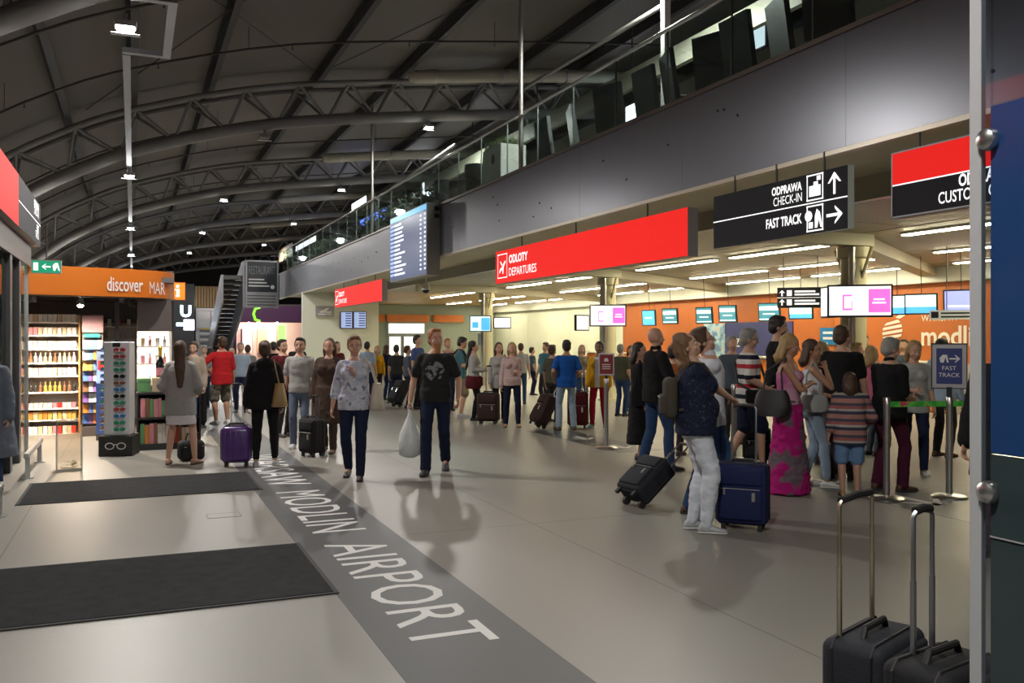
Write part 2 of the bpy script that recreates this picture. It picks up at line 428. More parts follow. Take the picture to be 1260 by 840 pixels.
# thin sprinkler pipes across the bays, with heads
M_PIPE = mat('dark_pipe', (.06, .055, .05), .5)
pp = offs(1.06); ii = [i for i in range(0, len(pp), 2)]
for j, y in enumerate([5.5, 9.3, 17.6, 21.6, 29.9, 34.0, 42.2, 54.5, 66.8]):
    t = thing('sprinkler_pipe', 'thin dark sprinkler pipe crossing the roof vault', 'pipe', (0, y, 0), 0, 'sprinkler pipes')
    MB().tube([(pp[i].x, 0, pp[i].z - .12) for i in ii], .028, 6).build('pipe', M_PIPE, t, smooth=50)
    for x in (-2.6, 2.6, 8.6, 14.2):
        i = min(range(len(pp)), key=lambda k: abs(pp[k].x - x)); MB().tube([(pp[i].x, 0, pp[i].z - .12), (pp[i].x, 0, pp[i].z + .62)], .008, 5).build('hanger', M_PIPE, t)
    for x in (-2.2, .4, 3.3, 6.2, 9.0, 11.8):
        i = min(range(len(pp)), key=lambda k: abs(pp[k].x - x))
        MB().lathe([(.012, -.10), (.03, -.10), (.03, -.085), (.012, -.08), (.012, .0)], 8, (pp[i].x, 0, pp[i].z - .14)).build('sprinkler_head', M_PIPE, t)
# wind-brace rods
for k, (y0, y1, x0, x1) in enumerate([(1.3, 13.6, -1.1, 4.8), (1.3, 13.6, 4.8, 10.4), (13.6, 25.9, 4.8, -1.1), (13.6, 25.9, 10.4, 4.8), (1.3, 13.6, 4.8, -1.1), (13.6, 25.9, -1.1, 4.8)]):
    a, b = OUT[seg_idx(x0)], OUT[seg_idx(x1)]
    md = OUT[seg_idx((x0 + x1) / 2)]
    o = MB().tube([(a.x, y0, a.z - .12), (md.x, (y0 + y1) / 2, md.z - .16), (b.x, y1, b.z - .12)], .014, 5).build('brace_rod', M_PIPE, ceil)
# white ventilation ducts over the mezzanine
M_DUCT = mat('pale_duct_fabric', (.50, .47, .38), .6, var=.06, vscale=5)
arr = offs(.85)
for y, lb in ((10.6, 'beside the truss over the check-in sign'), (24.6, 'beside the truss over the flight board'), (37.2, 'beside the truss by the pale green end wall'), (49.4, 'beside the truss over the staircase'), (61.7, 'farthest along, over the dark kiosk truss')):
    t = thing('ventilation_duct', 'pale round ventilation duct ' + lb, 'duct', (0, y, 0), 0, 'ventilation ducts')
    q = [p for p in arr if 7.0 <= p.x <= 19.5]
    MB().tube([(p.x, 0, p.z) for p in q], .19, 14).build('duct_tube', M_DUCT, t, smooth=50)
    for p in q[1::3]: MB().tube([(p.x - .04, 0, p.z), (p.x + .04, 0, p.z + .008)], .205, 14).build('clamp_ring', M_STEEL, t, smooth=50)
    MB().tube([(q[0].x - .16, 0, q[0].z - .02), (q[0].x, 0, q[0].z)], [.12, .19], 14).build('end_cap', M_DUCT, t, smooth=50)
# cable tray along the hall with a jog near the first truss
zt = zc(-.1) - .42
M_TRAY = mat('galvanised_tray', (.32, .32, .32), .4, .6, .08)
tb = MB()
tray = thing('cable_tray', 'grey cable tray running below the trusses with the row of floodlights', 'cable tray', (0, 0, 0))
def tray_piece(y0, y1, x=-.1, z=zt):
    MB().box(x - .06, x + .06, y0, y1, z - .04, z + .04).build('tray_section', M_TRAY, tray)
for a, b in zip([15.4] + TRY[2:], TRY[2:] + [94]): tray_piece(a + .05, b - .05)
MB().box(-.16, .55, 15.28, 15.40, zt - .04, zt + .04).build('tray_bend', M_TRAY, tray)
MB().box(.43, .55, 12.9, 15.28, zt - .04, zt + .04).build('tray_section', M_TRAY, tray)
MB().box(-.16, .55, 12.78, 12.90, zt - .04, zt + .04).build('tray_bend', M_TRAY, tray)
for y in TRY[2:]:
    MB().tube([(-.1, y, zt + .04), (-.1, y, zc(-.1) - .10)], .012, 5).build('drop_rod', M_TRAY, tray)

# floodlights on the trusses: real lamps
M_LENS = mat('lit_floodlight_lens', (1, 1, 1), .3, emit=60, ecol=(.95, .97, 1.0))
M_LAMPBODY = mat('floodlight_housing', (.45, .46, .47), .4, .3)
def floodlight(x, y, power=HALL_LAMP_W, z=None, lab='white floodlight clamped under a roof truss', light=True, off=None):
    z = z if z is not None else zc(x) - .17
    t = thing('floodlight', lab, 'lamp', (x, y - .1, z), 0, 'roof floodlights')
    MB().box(-.035, .035, -.05, .12, -.12, 0).build('bracket', M_LAMPBODY, t)
    MB().prism([(-.15, -.12), (.15, -.12), (.13, -.20), (-.13, -.20)], 'y', -.15, .07).build('housing', M_LAMPBODY, t)
    MB().box(-.11, .11, -.13, .05, -.225, -.202).build('lens', M_LENS if light else M_LAMPBODY, t)
    MB().box(-.19, .19, -.02, .10, -.27, -.26).build('visor', M_LAMPBODY, t)
    if light:
        ld = bpy.data.lights.new('floodlight_lamp', 'SPOT'); ld.energy = power; ld.spot_size = math.radians(176); ld.spot_blend = .35
        ld.shadow_soft_size = .18; ld.color = (1.0, .965, .90)
        lo = bpy.data.objects.new(off or 'floodlight_lamp', ld); COL.objects.link(lo); lo.parent = t; lo.location = (0, -.06, -.29)
for i, y in enumerate(TRY):
    tl = ['overhead of the fast track posts', 'over the check-in sign', 'over the flight board', 'by the pale green end wall', 'over the staircase', 'over the dark kiosk', 'over the timber slatted block', 'closest to the far wall'][i]
    fl = 'white floodlight under the truss ' + tl
    floodlight(-.1, y, z=zc(-.1) - .42 - .04, lab=fl + ', on the cable tray', off='floodlight_tray_overhead_offscreen' if i == 0 else None)
    if i == 2: floodlight(3.4, y, lab='unlit grey fitting under the truss over the flight board', light=False)
    if i in (3, 4, 5): floodlight(3.4, y, lab=fl + ', above the walkway')
    if i in (1, 2, 3, 4, 5): floodlight(8.2, y, lab=fl + ', by the upper floor edge', off='floodlight_upper_edge_offscreen' if i == 1 else None)

copy_tree(tr0, loc=(0, -11.0, 0), label='curved tubular roof truss over the entrance end of the hall')
floodlight(-.1, -11.0, z=zc(-.1) - .42 - .04, lab='white floodlight clamped under the truss at the entrance end', off='floodlight_tray_entrance_offscreen')
# ---- walls
tag(MB().box(-7, 21, -15.95, -15.8, 0, 10.4).build('wall_near', mat('plain_near_wall', (.32, .32, .33), .7)), kind='structure')
M_WALLDK = mat('dark_far_wall', (.045, .043, .042), .7, var=.2, vscale=.6)
tag(MB().box(-6.5, 21, 97.6, 97.9, 0, 10.2).build('wall_far', M_WALLDK), kind='structure')
M_WALLGREEN = mat('pale_green_wall', (.70, .73, .63), .6, var=.03)
M_ORWALL = mat('orange_check_in_wall', (.44, .115, .018), .5, var=.06, vscale=1)
wr = struct('wall_right')
ysp = Yx(766, 18.5)
k = 0; y = -4.0
while y < ysp - .1:                                              # orange cladding panels
    y2 = min(y + 2.4, ysp); MB().box(18.5, 18.62, y + .006, y2 - .006, 0, 3.36).build('wall_panel', M_ORWALL, wr); y = y2
MB().box(18.62, 18.8, -16, 46.4, 0, 3.36).build('wall_core', M_GREYPAINT, wr)
while y < 46.2:
    y2 = min(y + 2.4, 46.2); MB().box(18.5, 18.62, y + .006, y2 - .006, 0, 3.36).build('wall_panel', M_WALLGREEN, wr); y = y2
# pale wall closing the check-in hall, with its recess
we = struct('wall_end')
x0 = Xy(372, 40.6); x1 = Xy(466, 40.6)
MB().box(x0, x1, 40.6, 40.8, 0, 3.66).build('wall_panel', M_WALLGREEN, we)
MB().box(x1 - .2, x1, 40.8, 46, 0, 3.4).build('return_wall', M_WALLGREEN, we)
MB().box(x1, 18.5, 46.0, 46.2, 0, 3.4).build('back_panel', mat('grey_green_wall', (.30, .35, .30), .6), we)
for a, b in ((476, 528), (533, 570), (466, 473)):
    MB().box(Xy(a, 45.9), Xy(b, 45.9), 45.84, 45.99, onY(500, 396, 45.9).z, onY(500, 387, 45.9).z).build('orange_band', M_ORANGE, we)
M_LITWHITE = mat('lit_white_panel', (.9, .9, .85), .5, emit=.8, ecol=(1, 1, .9))
def win(n, a, b, t, bt, Y):
    o = struct(n); x0, x1 = Xy(a, Y), Xy(b, Y); z0, z1 = onY((a + b) / 2, bt, Y).z, onY((a + b) / 2, t, Y).z
    MB().box(x0, x1, Y, Y + .03, z0, z1).build('pane', M_LITWHITE, o)
    f = MB()
    for q in ((x0 - .05, x1 + .05, z1, z1 + .06), (x0 - .05, x1 + .05, z0 - .06, z0), (x0 - .06, x0, z0, z1), (x1, x1 + .06, z0, z1)): f.box(q[0], q[1], Y - .04, Y + .04, q[2], q[3])
    f.build('window_frame', M_GREYPAINT, o)
win('window_1', 478, 522, 398, 410, 45.9)
win('window_2', 479, 493, 414, 440, 45.9)
win('window_3', 497, 512, 414, 440, 45.9)
M_GLASSFILM = MATS

# ---- lower ceiling over check-in, with lamps
def slat_mat():
    m = bpy.data.materials.new('slatted_ceiling'); m.use_nodes = True
    nt = m.node_tree; b = nt.nodes['Principled BSDF']; N = nt.nodes.new; L = nt.links.new
    tc = N('ShaderNodeTexCoord'); wv = N('ShaderNodeTexWave'); wv.bands_direction = 'X'; wv.inputs['Scale'].default_value = 2.6
    L(tc.outputs['Object'], wv.inputs['Vector'])
    r = N('ShaderNodeValToRGB'); r.color_ramp.elements[0].position = .08; r.color_ramp.elements[0].color = (.22, .21, .155, 1); r.color_ramp.elements[1].position = .25; r.color_ramp.elements[1].color = (.43, .41, .31, 1)
    L(wv.outputs['Fac'], r.inputs[0]); L(r.outputs[0], b.inputs['Base Color']); b.inputs['Roughness'].default_value = .5
    bp = N('ShaderNodeBump'); bp.inputs['Strength'].default_value = .6; bp.inputs['Distance'].default_value = .02; L(wv.outputs['Fac'], bp.inputs['Height']); L(bp.outputs[0], b.inputs['Normal'])
    return m
M_SLAT = slat_mat(); M_WOODC = mat('timber_ceiling', (.48, .31, .13), .5, var=.12, vscale=3, stretch=(1, .1, 1))
lc = struct('ceiling_check_in')
ZC = 3.36
for j in range(-2, 12):                                              # ceiling fields separated by joints
    ya = -8 + j * 4.6
    for xa, xb in ((8.7, 11.2), (11.2, 14.4), (14.4, 18.8)):
        MB().box(xa + .02, xb - .02, ya + .02, min(ya + 4.58, 46), ZC, ZC + .06).build('ceiling_panel', M_SLAT if ya < 33 else M_WOODC, lc)
MB().box(7.06, 18.8, -16, 46.2, ZC + .30, 3.66 + .06).build('slab_underside', M_CREAM, lc)
MB().box(8.55, 8.7, -16, 40.6, ZC, 3.66).build('ceiling_step', mat('olive_step', (.33, .33, .26), .35), lc)
MB().box(18.2, 18.49, -16, 45.9, 2.98, ZC - .002).build('bulkhead', mat('white_bulkhead', (.7, .7, .64), .5), lc)
M_TUBE = mat('lit_linear_lamp', (1, 1, 1), .4, emit=CHECKIN_EMIT, ecol=(1.0, .90, .60))
M_TUBEH = mat('lamp_housing', (.7, .7, .66), .4)
def linear_lamp(x, ya, yb):
    t = thing('linear_lamp', 'long slim ceiling lamp lit above the check-in queues', 'lamp', (x, (ya + yb) / 2, ZC), 0, 'linear ceiling lamps')
    h = abs(yb - ya) / 2
    MB().box(-.085, .085, -h, h, -.045, -.001).build('housing', M_TUBEH, t)
    MB().box(-.065, .065, -h + .03, h - .03, -.062, -.046).build('tube', M_TUBE, t)
# diagonal ceiling beams from the columns
COLX, COLY = 11.2, [Yx(1050, 11.2) - 8.47, Yx(1050, 11.2), Yx(748, 11.2), Yx(599, 11.2)]
M_COLUMN = mat('cream_column_paint', (.58, .54, .36), .45, var=.04)
for i, y in enumerate(COLY):
    a, b = Vector((COLX, y, 0)), Vector((18.4, y + 4.9, 0)); d = (b - a).normalized(); n = Vector((-d.y, d.x, 0)) * .18
    MB().prism([(q.x, q.y) for q in (a - n, b - n, b + n, a + n)], 'z', ZC - .22, ZC - .002).build('ceiling_beam', M_CREAM, lc)
    MB().box(8.7, COLX + .3, y - .17, y + .17, ZC - .2, ZC - .002).build('ceiling_beam', M_CREAM, lc)
for i, y in enumerate(COLY):
    t = thing('column', ['cream column beyond the glass partition', 'cream column behind the screen beside the orange wall logo', 'cream column behind the burgundy sign post', 'cream column behind the person in the pink floral blouse'][i], 'column', (COLX, y, 0), 0)
    MB().lathe([(.26, 0), (.26, .06), (.21, .065), (.21, ZC - .42), (.27, ZC - .40), (.27, ZC - .23)], 24).build('shaft', M_COLUMN, t, smooth=30)
    MB().tube([(-.19, -.17, .02), (-.19, -.17, ZC - .24)], .055, 10).build('drain_pipe', M_STEEL, t, smooth=50)
    for s in (-1, 1): MB().tube([(0, s * .19, ZC - .75), (0, s * .42, ZC - .24)], .03, 6).build('strut', M_COLUMN, t)
    if i == 3: MB().rbox(-.30, -.215, -.10, .10, 1.35, 1.75, .015, 2).build('junction_box', mat('pale_blue_box', (.45, .55, .62), .5), t)

for X in (11.75, 14.75, 17.3):
    for k in range(0, 6):
        yb = COLY[1] + (k - 1) * 8.47 + (X - COLX) * 4.9 / 7.2
        for a in (.42, 4.25):
            if k == 0 and a < 1: continue
            if yb + a + 3.3 < (39.5 if X < 12 else 45.5): linear_lamp(X, yb + a, yb + a + 3.3)
# ---- upper floor (mezzanine) and its metal fascia
fu = struct('floor_upper')
MB().box(7.06, 21, -16, 47.6, 3.74, 4.70).build('slab', mat('concrete_slab', (.25, .24, .22), .7), fu)
FX, FZ0, FZ1 = 7.0, 1.62 + .291 * 7, 1.62 + .465 * 7
M_FASCIA = mat('grey_metal_fascia', (.205, .21, .245), .30, .35, .07, 1.2, bump=.03, bscale=2)
M_TRIMB = mat('brown_bronze_trim', (.23, .19, .17), .35, .6)
wm = struct('wall_mezzanine')
M_BOLT = mat('dark_bolt', (.03, .03, .03), .5)
y = -8.0 - 3.08 * 2; k = -2
while y < 47.5:
    y2 = min(y + 3.08, 47.55)
    o = MB().rbox(FX, FX + .05, y + .0015, y2 - .0015, FZ0, FZ1, .002, 1).build('fascia_panel', M_FASCIA, wm)
    rnd = random.Random(k)
    for q in range(3):
        by, bz = y + .35 + rnd.random() * 2.4, FZ0 + .2 + rnd.random() * .75
        MB().tube([(FX - .012, by, bz), (FX + .001, by, bz)], .017, 8).build('bolt', M_BOLT, o)
    y = y2; k += 1
tag(MB().box(FX - .035, FX + .20, -16, 47.55, FZ1, FZ1 + .055).build('trim_1', M_TRIMB), kind='structure')
tag(MB().box(FX - .006, FX + .06, -16, 47.55, FZ0 - .05, FZ0 - .001).build('trim_2', mat('pale_bronze_edge', (.50, .44, .36), .35, .3)), kind='structure')
# glass balustrade
M_POSTG = mat('balustrade_post_steel', (.22, .24, .235), .4, .5)
yb = -4.0; k = 0
RZ = 1.62 + .625 * (FX + .1)
bal = thing('glass_balustrade', 'clear glass balustrade with steel handrail along the upper floor edge', 'railing', (FX + .1, 0, FZ1 + .055))
MB().tube([(0, -4.0, RZ - FZ1 - .055), (0, 47.5, RZ - FZ1 - .055)], .028, 10).build('handrail', M_STEEL, bal, smooth=50)
while yb < 47:
    y2 = min(yb + 1.5, 47.5)
    MB().box(-.008, .008, yb + .015, y2 - .015, .03, RZ - FZ1 - .095).build('glass_pane', M_GLASS, bal)
    MB().box(-.012, .012, yb - .009, yb + .009, 0, RZ - FZ1 - .085).build('post', M_POSTG, bal)
    yb = y2
# suspension rods and diagonal braces from the slab edge to the roof
for px in (641, 458, 578):
    p = onX(px, 200, FX + .03)
    if px == 578: continue
    y = Yx(px, FX + .03)
    o = MB().tube([(FX + .03, y, FZ1 + .056), (FX + .03, y, zc(FX) + .9)], .045, 10).build('suspension_rod', mat('pale_rod', (.33, .33, .31), .4, .4), smooth=50)
    tag(o, 'slim pale steel hanger rod rising from the upper floor edge', 'rod', 'hanger rods')
for (pa, pb) in (((640, 112), (820, 4)), ((470, 240), (560, 178))):
    a, b = onX(pa[0], pa[1], 8.6), onX(pb[0], pb[1], 8.6)
    o = MB().tube([a, b], .045, 8).build('brace_pole', mat('pale_rod', (.33, .33, .31)), smooth=50)
    o['category'] = 'pole'; o['label'] = 'long sloping steel brace pole above the glass balustrade'; o['group'] = 'sloping braces'
# back wall of the upper floor
tag(MB().box(14.8, 15.0, -16, 47.5, 4.70, 9.1).build('wall_upper', mat('upper_wall', (.34, .32, .28), .7)), kind='structure')
# ================================================================ SIGNS
def hang_sign(name, label, cat, pxl, pxr, zt, zb, X=6.95, th=.15, face=None, parts=None, house=None, rods=3, roof=3.66):
    ya, yb = Yx(pxl, X), Yx(pxr, X)               # ya far (left in view), yb near
    t = thing(name, label, cat, (X, ya, zb))
    L, Hh = ya - yb, zt - zb
    MB().box(.004, th, -L, 0, 0, Hh).build('housing', house or M_GREYPAINT, t)
    for i in range(rods):
        yy = -L * (i + .5) / rods
        MB().tube([(th / 2, yy, Hh), (th / 2, yy, roof - zb)], .014, 6).build('hanger_rod', M_PIPE, t)
    return t, L, Hh
O0 = (0, 0, 0)
# departures sign
def departures(label, pxl, pxr, small=False):
    X = 6.95; zt, zb = 1.62 + .2555 * X, 1.62 + .160 * X
    t, L, H = hang_sign('departures_sign', label, 'sign', pxl, pxr, zt, zb, X, .17)
    rect_on(AX_MX, (.003, 0, 0), 0, L, 0, H, M_SIGNRED, t, 'face_panel', .001)
    poly_on(AX_MX, O0, frame_poly(.12, .62, .10, H - .07, .018), M_SIGNWHITE, t, 'pictogram_frame', .003)
    c = (.37, .36)
    # aeroplane pictogram
    poly_on(AX_MX, O0, [[(.22, .26), (.26, .30), (.36, .33), (.47, .43), (.53, .45), (.55, .42), (.44, .32), (.42, .18), (.38, .19), (.37, .27), (.27, .24), (.24, .20), (.21, .21)],
                        [(.25, .44), (.28, .45), (.38, .37), (.33, .35)]], M_SIGNWHITE, t, 'aeroplane_pictogram', .004)
    text('ODLOTY', M_SIGNWHITE, (0, -.72, .37), AX_MX, h=.17, parent=t, bold=.03, ext=.004)
    text('DEPARTURES', M_SIGNWHITE, (0, -.72, .12), AX_MX, h=.16, parent=t, ext=.004)
    return t
departures('long red hanging departures sign nearest the black check-in sign', 610, 846)
departures('shorter red hanging departures sign in front of the pale green wall', 412, 470)
# check-in / fast track
X = 6.95
t, L, H = hang_sign('check_in_sign', 'black hanging sign with check-in and fast track arrows', 'sign', 878, 1043, 1.62 + .2625 * X, 1.62 + .166 * X, X, .09, house=mat('grey_green_end', (.62, .68, .62), .4))
rect_on(AX_MX, (.003, 0, 0), 0, L, 0, H, M_SIGNDARK, t, 'face_panel', .001)
rect_on(AX_MX, O0, 0, L, H * .495, H * .515, M_SIGNWHITE, t, 'divider_line', .003)
def s_(px): return Yx(878, X) - Yx(px, X)
a = s_(1012)
poly_on(AX_MX, O0, arrow(s_(1027), H * .76, .24, math.pi / 2) + arrow(s_(1027), H * .25, .24, 0), M_SIGNWHITE, t, 'arrow', .004)
for zz, kind in ((H * .76, 0), (H * .25, 1)):
    cx = s_(1003); poly_on(AX_MX, O0, frame_poly(cx - .13, cx + .13, zz - .145, zz + .145, .016), M_SIGNWHITE, t, 'pictogram_frame', .004)
    if kind == 0: pl = [[(cx - .09, zz - .10), (cx + .09, zz - .10), (cx + .09, zz + .02), (cx + .05, zz + .02), (cx + .05, zz + .06), (cx - .02, zz + .06), (cx - .02, zz + .02), (cx - .09, zz + .02)], [(cx + .03, zz + .07), (cx + .09, zz + .07), (cx + .09, zz + .12), (cx + .03, zz + .12)]]
    else: pl = [[(cx - .10 + .06 * math.cos(q), zz + .03 + .06 * math.sin(q)) for q in [k * math.pi / 6 for k in range(12)]], [(cx + .00, zz - .11), (cx + .04, zz - .11), (cx + .06, zz - .02), (cx + .09, zz - .11), (cx + .12, zz - .11), (cx + .08, zz + .06), (cx + .03, zz + .10), (cx + .0, zz + .02)], [(cx - .10, zz - .11), (cx - .03, zz - .11), (cx - .03, zz - .04), (cx - .10, zz - .04)]]
    poly_on(AX_MX, O0, pl, M_SIGNWHITE, t, 'pictogram', .005)
text('ODPRAWA', M_SIGNWHITE, (0, -s_(987), H * .76), AX_MX, h=.10, w=s_(987) - s_(950), parent=t, bold=.03, ext=.004, anchor='r')
text('CHECK-IN', M_SIGNWHITE, (0, -s_(987), H * .575), AX_MX, h=.10, w=s_(987) - s_(952), parent=t, ext=.004, anchor='r')
text('FAST TRACK', M_SIGNWHITE, (0, -s_(987), H * .20), AX_MX, h=.115, w=s_(987) - s_(943), parent=t, bold=.025, ext=.004, anchor='r')
# customs sign
t, L, H = hang_sign('customs_sign', 'hanging customs sign with red upper half beside the glass panel', 'sign', 1097, 1300, 1.62 + .2635 * X, 1.62 + .170 * X, X, .12)
rect_on(AX_MX, (.003, 0, 0), 0, L, 0, H, M_SIGNDARK, t, 'face_panel', .001)
rect_on(AX_MX, O0, 0, L, H * .50, H, M_SIGNRED, t, 'red_panel', .002)
rect_on(AX_MX, O0, 0, L, H * .485, H * .505, M_SIGNWHITE, t, 'divider_line', .004)
def c_(px): return Yx(1097, X) - Yx(px, X)
text('ODPRAWA CELNA', M_SIGNWHITE, (0, -c_(1180), H * .30), AX_MX, h=.115, w=.92, parent=t, bold=.03, ext=.004)
text('CUSTOMS CLEARANCE', M_SIGNWHITE, (0, -c_(1155), H * .10), AX_MX, h=.11, w=1.15, parent=t, bold=.01, ext=.004)
poly_on(AX_MX, O0, frame_poly(0, L, 0, H, .015), mat('sign_edge', (.3, .3, .33), .4), t, 'edge_frame', .005)

# flight information board on the fascia
X = 6.64
ya, yb = Yx(480, X), Yx(525, X); zt, zb = 1.62 + .5 * X, 1.62 + .232 * X
t = thing('flight_board', 'blue flight information board bracketed off the grey fascia', 'screen', (X, ya, zb)); L, H = ya - yb, zt - zb
MB().box(.004, .345, -L, 0, 0, H).build('housing', mat('board_housing', (.22, .22, .21), .45, .2), t)
M_FBLUE = mat('flight_board_screen', (.02, .03, .07), .25, emit=0.25, ecol=(.10, .15, .34))
M_FCYAN = mat('flight_board_header', (.02, .2, .4), .3, emit=0.6, ecol=(.06, .42, .85))
M_FTXT = mat('flight_board_text', (.8, .85, 1), .3, emit=0.8, ecol=(.8, .87, 1))
M_FTXB = mat('flight_board_blue_text', (.2, .3, 1), .3, emit=0.75, ecol=(.25, .38, 1))
rect_on(AX_MX, (.003, 0, 0), .03, L - .03, .03, H * .90, M_FBLUE, t, 'screen', .001)
rect_on(AX_MX, (.003, 0, 0), .03, L - .03, H * .91, H - .02, M_FCYAN, t, 'header_bar', .001)
rnd = random.Random(3)
for r in range(13):
    zz = H * .84 - r * H * .063
    rect_on(AX_MX, O0, .06, .42, zz, zz + .055, M_FTXB, t, 'time_row', .003)
    rect_on(AX_MX, O0, .48, .48 + .5 + rnd.random() * .6, zz, zz + .05, M_FTXT, t, 'text_row', .003)
    rect_on(AX_MX, O0, L - .55, L - .44, zz, zz + .045, M_FTXT, t, 'gate_row', .003)
    rect_on(AX_MX, O0, L - .2, L - .09, zz, zz + .045, M_FTXT, t, 'status_row', .003)
for z in (H - .14, H - .32): MB().box(.2, .32, -L - .012, -L, z - .05, z + .05).build('vent_grille', M_BLACK, t)
MB().box(.345, .37, -L + .2, -.2, H * .3, H * .5).build('bracket', M_STEEL, t)
# dome camera under the soffit
p = onX(524, 354, 7.3)
t = thing('dome_camera', 'white dome security camera hanging under the flight board', 'camera', (p.x, p.y, p.z))
MB().tube([(0, 0, .12), (0, 0, 3.66 - p.z)], .018, 8).build('drop_pipe', M_WHITE, t)
MB().lathe([(.04, .14), (.10, .10), (.12, .02), (.12, -.06)], 16).build('housing', M_WHITE, t, smooth=50)
MB().lathe([(.10, -.06), (.085, -.11), (.04, -.145), (.005, -.15)], 16).build('dome', M_BLACK, t, smooth=50)

# ================================================================ SCREENS
M_SCW = mat('screen_white', (.9, .9, .9), .3, emit=0.55, ecol=(.92, .96, 1))
M_SCP = mat('screen_pink', (.9, .1, .5), .3, emit=0.65, ecol=(1, .16, .62))
M_SCL = mat('screen_pale_cyan', (.6, .8, .9), .3, emit=0.65, ecol=(.65, .9, 1))
M_SCB = mat('screen_blue', (.1, .4, .9), .3, emit=0.65, ecol=(.08, .42, .95))
M_SCT = mat('screen_teal', (.05, .2, .25), .3, emit=0.3, ecol=(.10, .42, .55))
M_SCV = mat('screen_violet', (.3, .3, .8), .3, emit=0.55, ecol=(.26, .36, .95))
def screen(label, p, heading, w, h, style, tilt=0, group=None, name='monitor', mount=None):
    """flat display whose face looks along heading (deg clockwise from +Y)"""
    t = thing(name, label, 'screen', (p.x, p.y, p.z), -math.radians(heading) + math.pi, group)
    # local frame: face looks toward -Y
    t.rotation_euler = (math.radians(tilt), 0, -math.radians(heading) + math.pi)
    MB().rbox(-w / 2, w / 2, 0, .07, -h / 2, h / 2, .008, 1).build('bezel', M_BLACK, t)
    b = .03
    def R(x0, x1, y0, y1, m, n, e=.002): rect_on(AX_MY, (0, 0, 0), -w / 2 + b + x0 * (w - 2 * b), -w / 2 + b + x1 * (w - 2 * b), -h / 2 + b + y0 * (h - 2 * b), -h / 2 + b + y1 * (h - 2 * b), m, t, n, e)
    if style == 'ad':
        R(0, 1, 0, 1, M_SCW, 'display'); R(.64, .99, .1, .9, M_SCP, 'pink_panel', .003); R(.72, .90, .52, .58, M_SCW, 'caption', .004); R(.70, .92, .40, .46, M_SCW, 'caption', .004)
        R(.22, .38, .18, .72, M_SCP, 'product_picture', .003); R(.245, .37, .24, .66, M_SCW, 'product_picture', .004); R(.36, .47, .5, .68, M_SCL, 'badge', .005)
    elif style == 'blue': R(0, 1, 0, 1, M_SCB, 'display'); R(.2, .8, .45, .55, M_SCW, 'caption', .003)
    elif style == 'map': R(0, 1, 0, 1, M_SCL, 'display'); R(.55, .98, .05, .9, M_SCB, 'blue_panel', .003); R(.1, .4, .2, .6, M_SCB, 'picture', .003)
    elif style == 'white': R(0, 1, 0, 1, M_SCW, 'display'); R(.1, .9, .1, .2, M_SCL, 'caption', .003)
    elif style == 'desk': R(0, 1, 0, 1, M_SCT, 'display'); R(.03, .97, .62, .86, M_SCW, 'header', .003); R(.2, .8, .36, .44, M_SCW, 'caption', .003); R(0, 1, .04, .12, M_SCL, 'footer', .003)
    elif style == 'cyan': R(0, 1, 0, 1, M_SCL, 'display'); R(0, 1, 0, .35, M_SCB, 'lower_field', .003); R(.15, .85, .5, .6, M_SCW, 'caption', .004)
    elif style == 'violet': R(0, 1, 0, 1, M_SCV, 'display'); R(.1, .9, .25, .33, M_SCW, 'caption', .003)
    if mount: MB().tube([(0, .09, h / 2 - .05), (0, .09, mount - p.z)], .008, 5).build('mount_pole', M_BLACK, t)
    return t
def camhead(p): return math.degrees(math.atan2(-p.x, -p.y))
p = onX(1058, 370, 10.75); screen('large white and pink advert screen on the column by the orange wall logo', p, camhead(p) - 4, 75 / FPX * 14.5, 40 / FPX * 14.5, 'ad')
p = onX(1018, 372, 10.75); screen('advert screen seen edge on beside the large white and pink one', onX(1021, 371, 11.0), camhead(p) + 70, .9, .55, 'white')
p = onX(748, 388, 10.75); screen('white and pink advert screen on the column above the burgundy sign', p, camhead(p), 45 / FPX * 22, 27 / FPX * 22, 'ad')
p = onX(717, 397, 10.9); screen('small pale screen angled away beside the white and pink one', p, camhead(p) - 45, .5, .42, 'white')
p = onX(591, 398, 10.75); screen('pale blue map screen on the column over the queue', p, camhead(p) + 8, 27 / FPX * 30, 20 / FPX * 30, 'map')
p = onX(618, 397, 11.2); screen('blank white screen right next to the pale blue map screen', p, camhead(p) - 8, 22 / FPX * 29, 14 / FPX * 29, 'white')
for i, (px, py, wd, hd, stl, hd2) in enumerate([(798, 391, .52, .52, 'blue', 245), (824, 389, .56, .5, 'desk', 245), (866, 388, .56, .5, 'desk', 245), (895, 386, .56, .5, 'desk', 245), (946, 384, .62, .5, 'desk', 245), (985, 384, .62, .36, 'cyan', 240),
                                     (1103, 375, .5, .45, 'cyan', 240), (1133, 374, .66, .45, 'cyan', 236), (1182, 371, .66, .5, 'violet', 240)]):
    p = onX(px, py, 15.6)
    screen(['plain blue desk monitor over the check-in counters', 'teal and white desk monitor beside the plain blue one', 'teal and white desk monitor above the pale blue photo poster', 'teal and white desk monitor above the navy poster', 'teal and white desk monitor beside the dark two-row sign', 'pale cyan desk monitor just below the dark two-row sign', 'pale cyan desk monitor half behind the large advert screen', 'pale cyan desk monitor above the white wall logo', 'violet desk monitor by the glass partition edge'][i], p, hd2, wd, hd, stl, 6, 'monitors over the check-in desks', mount=ZC)
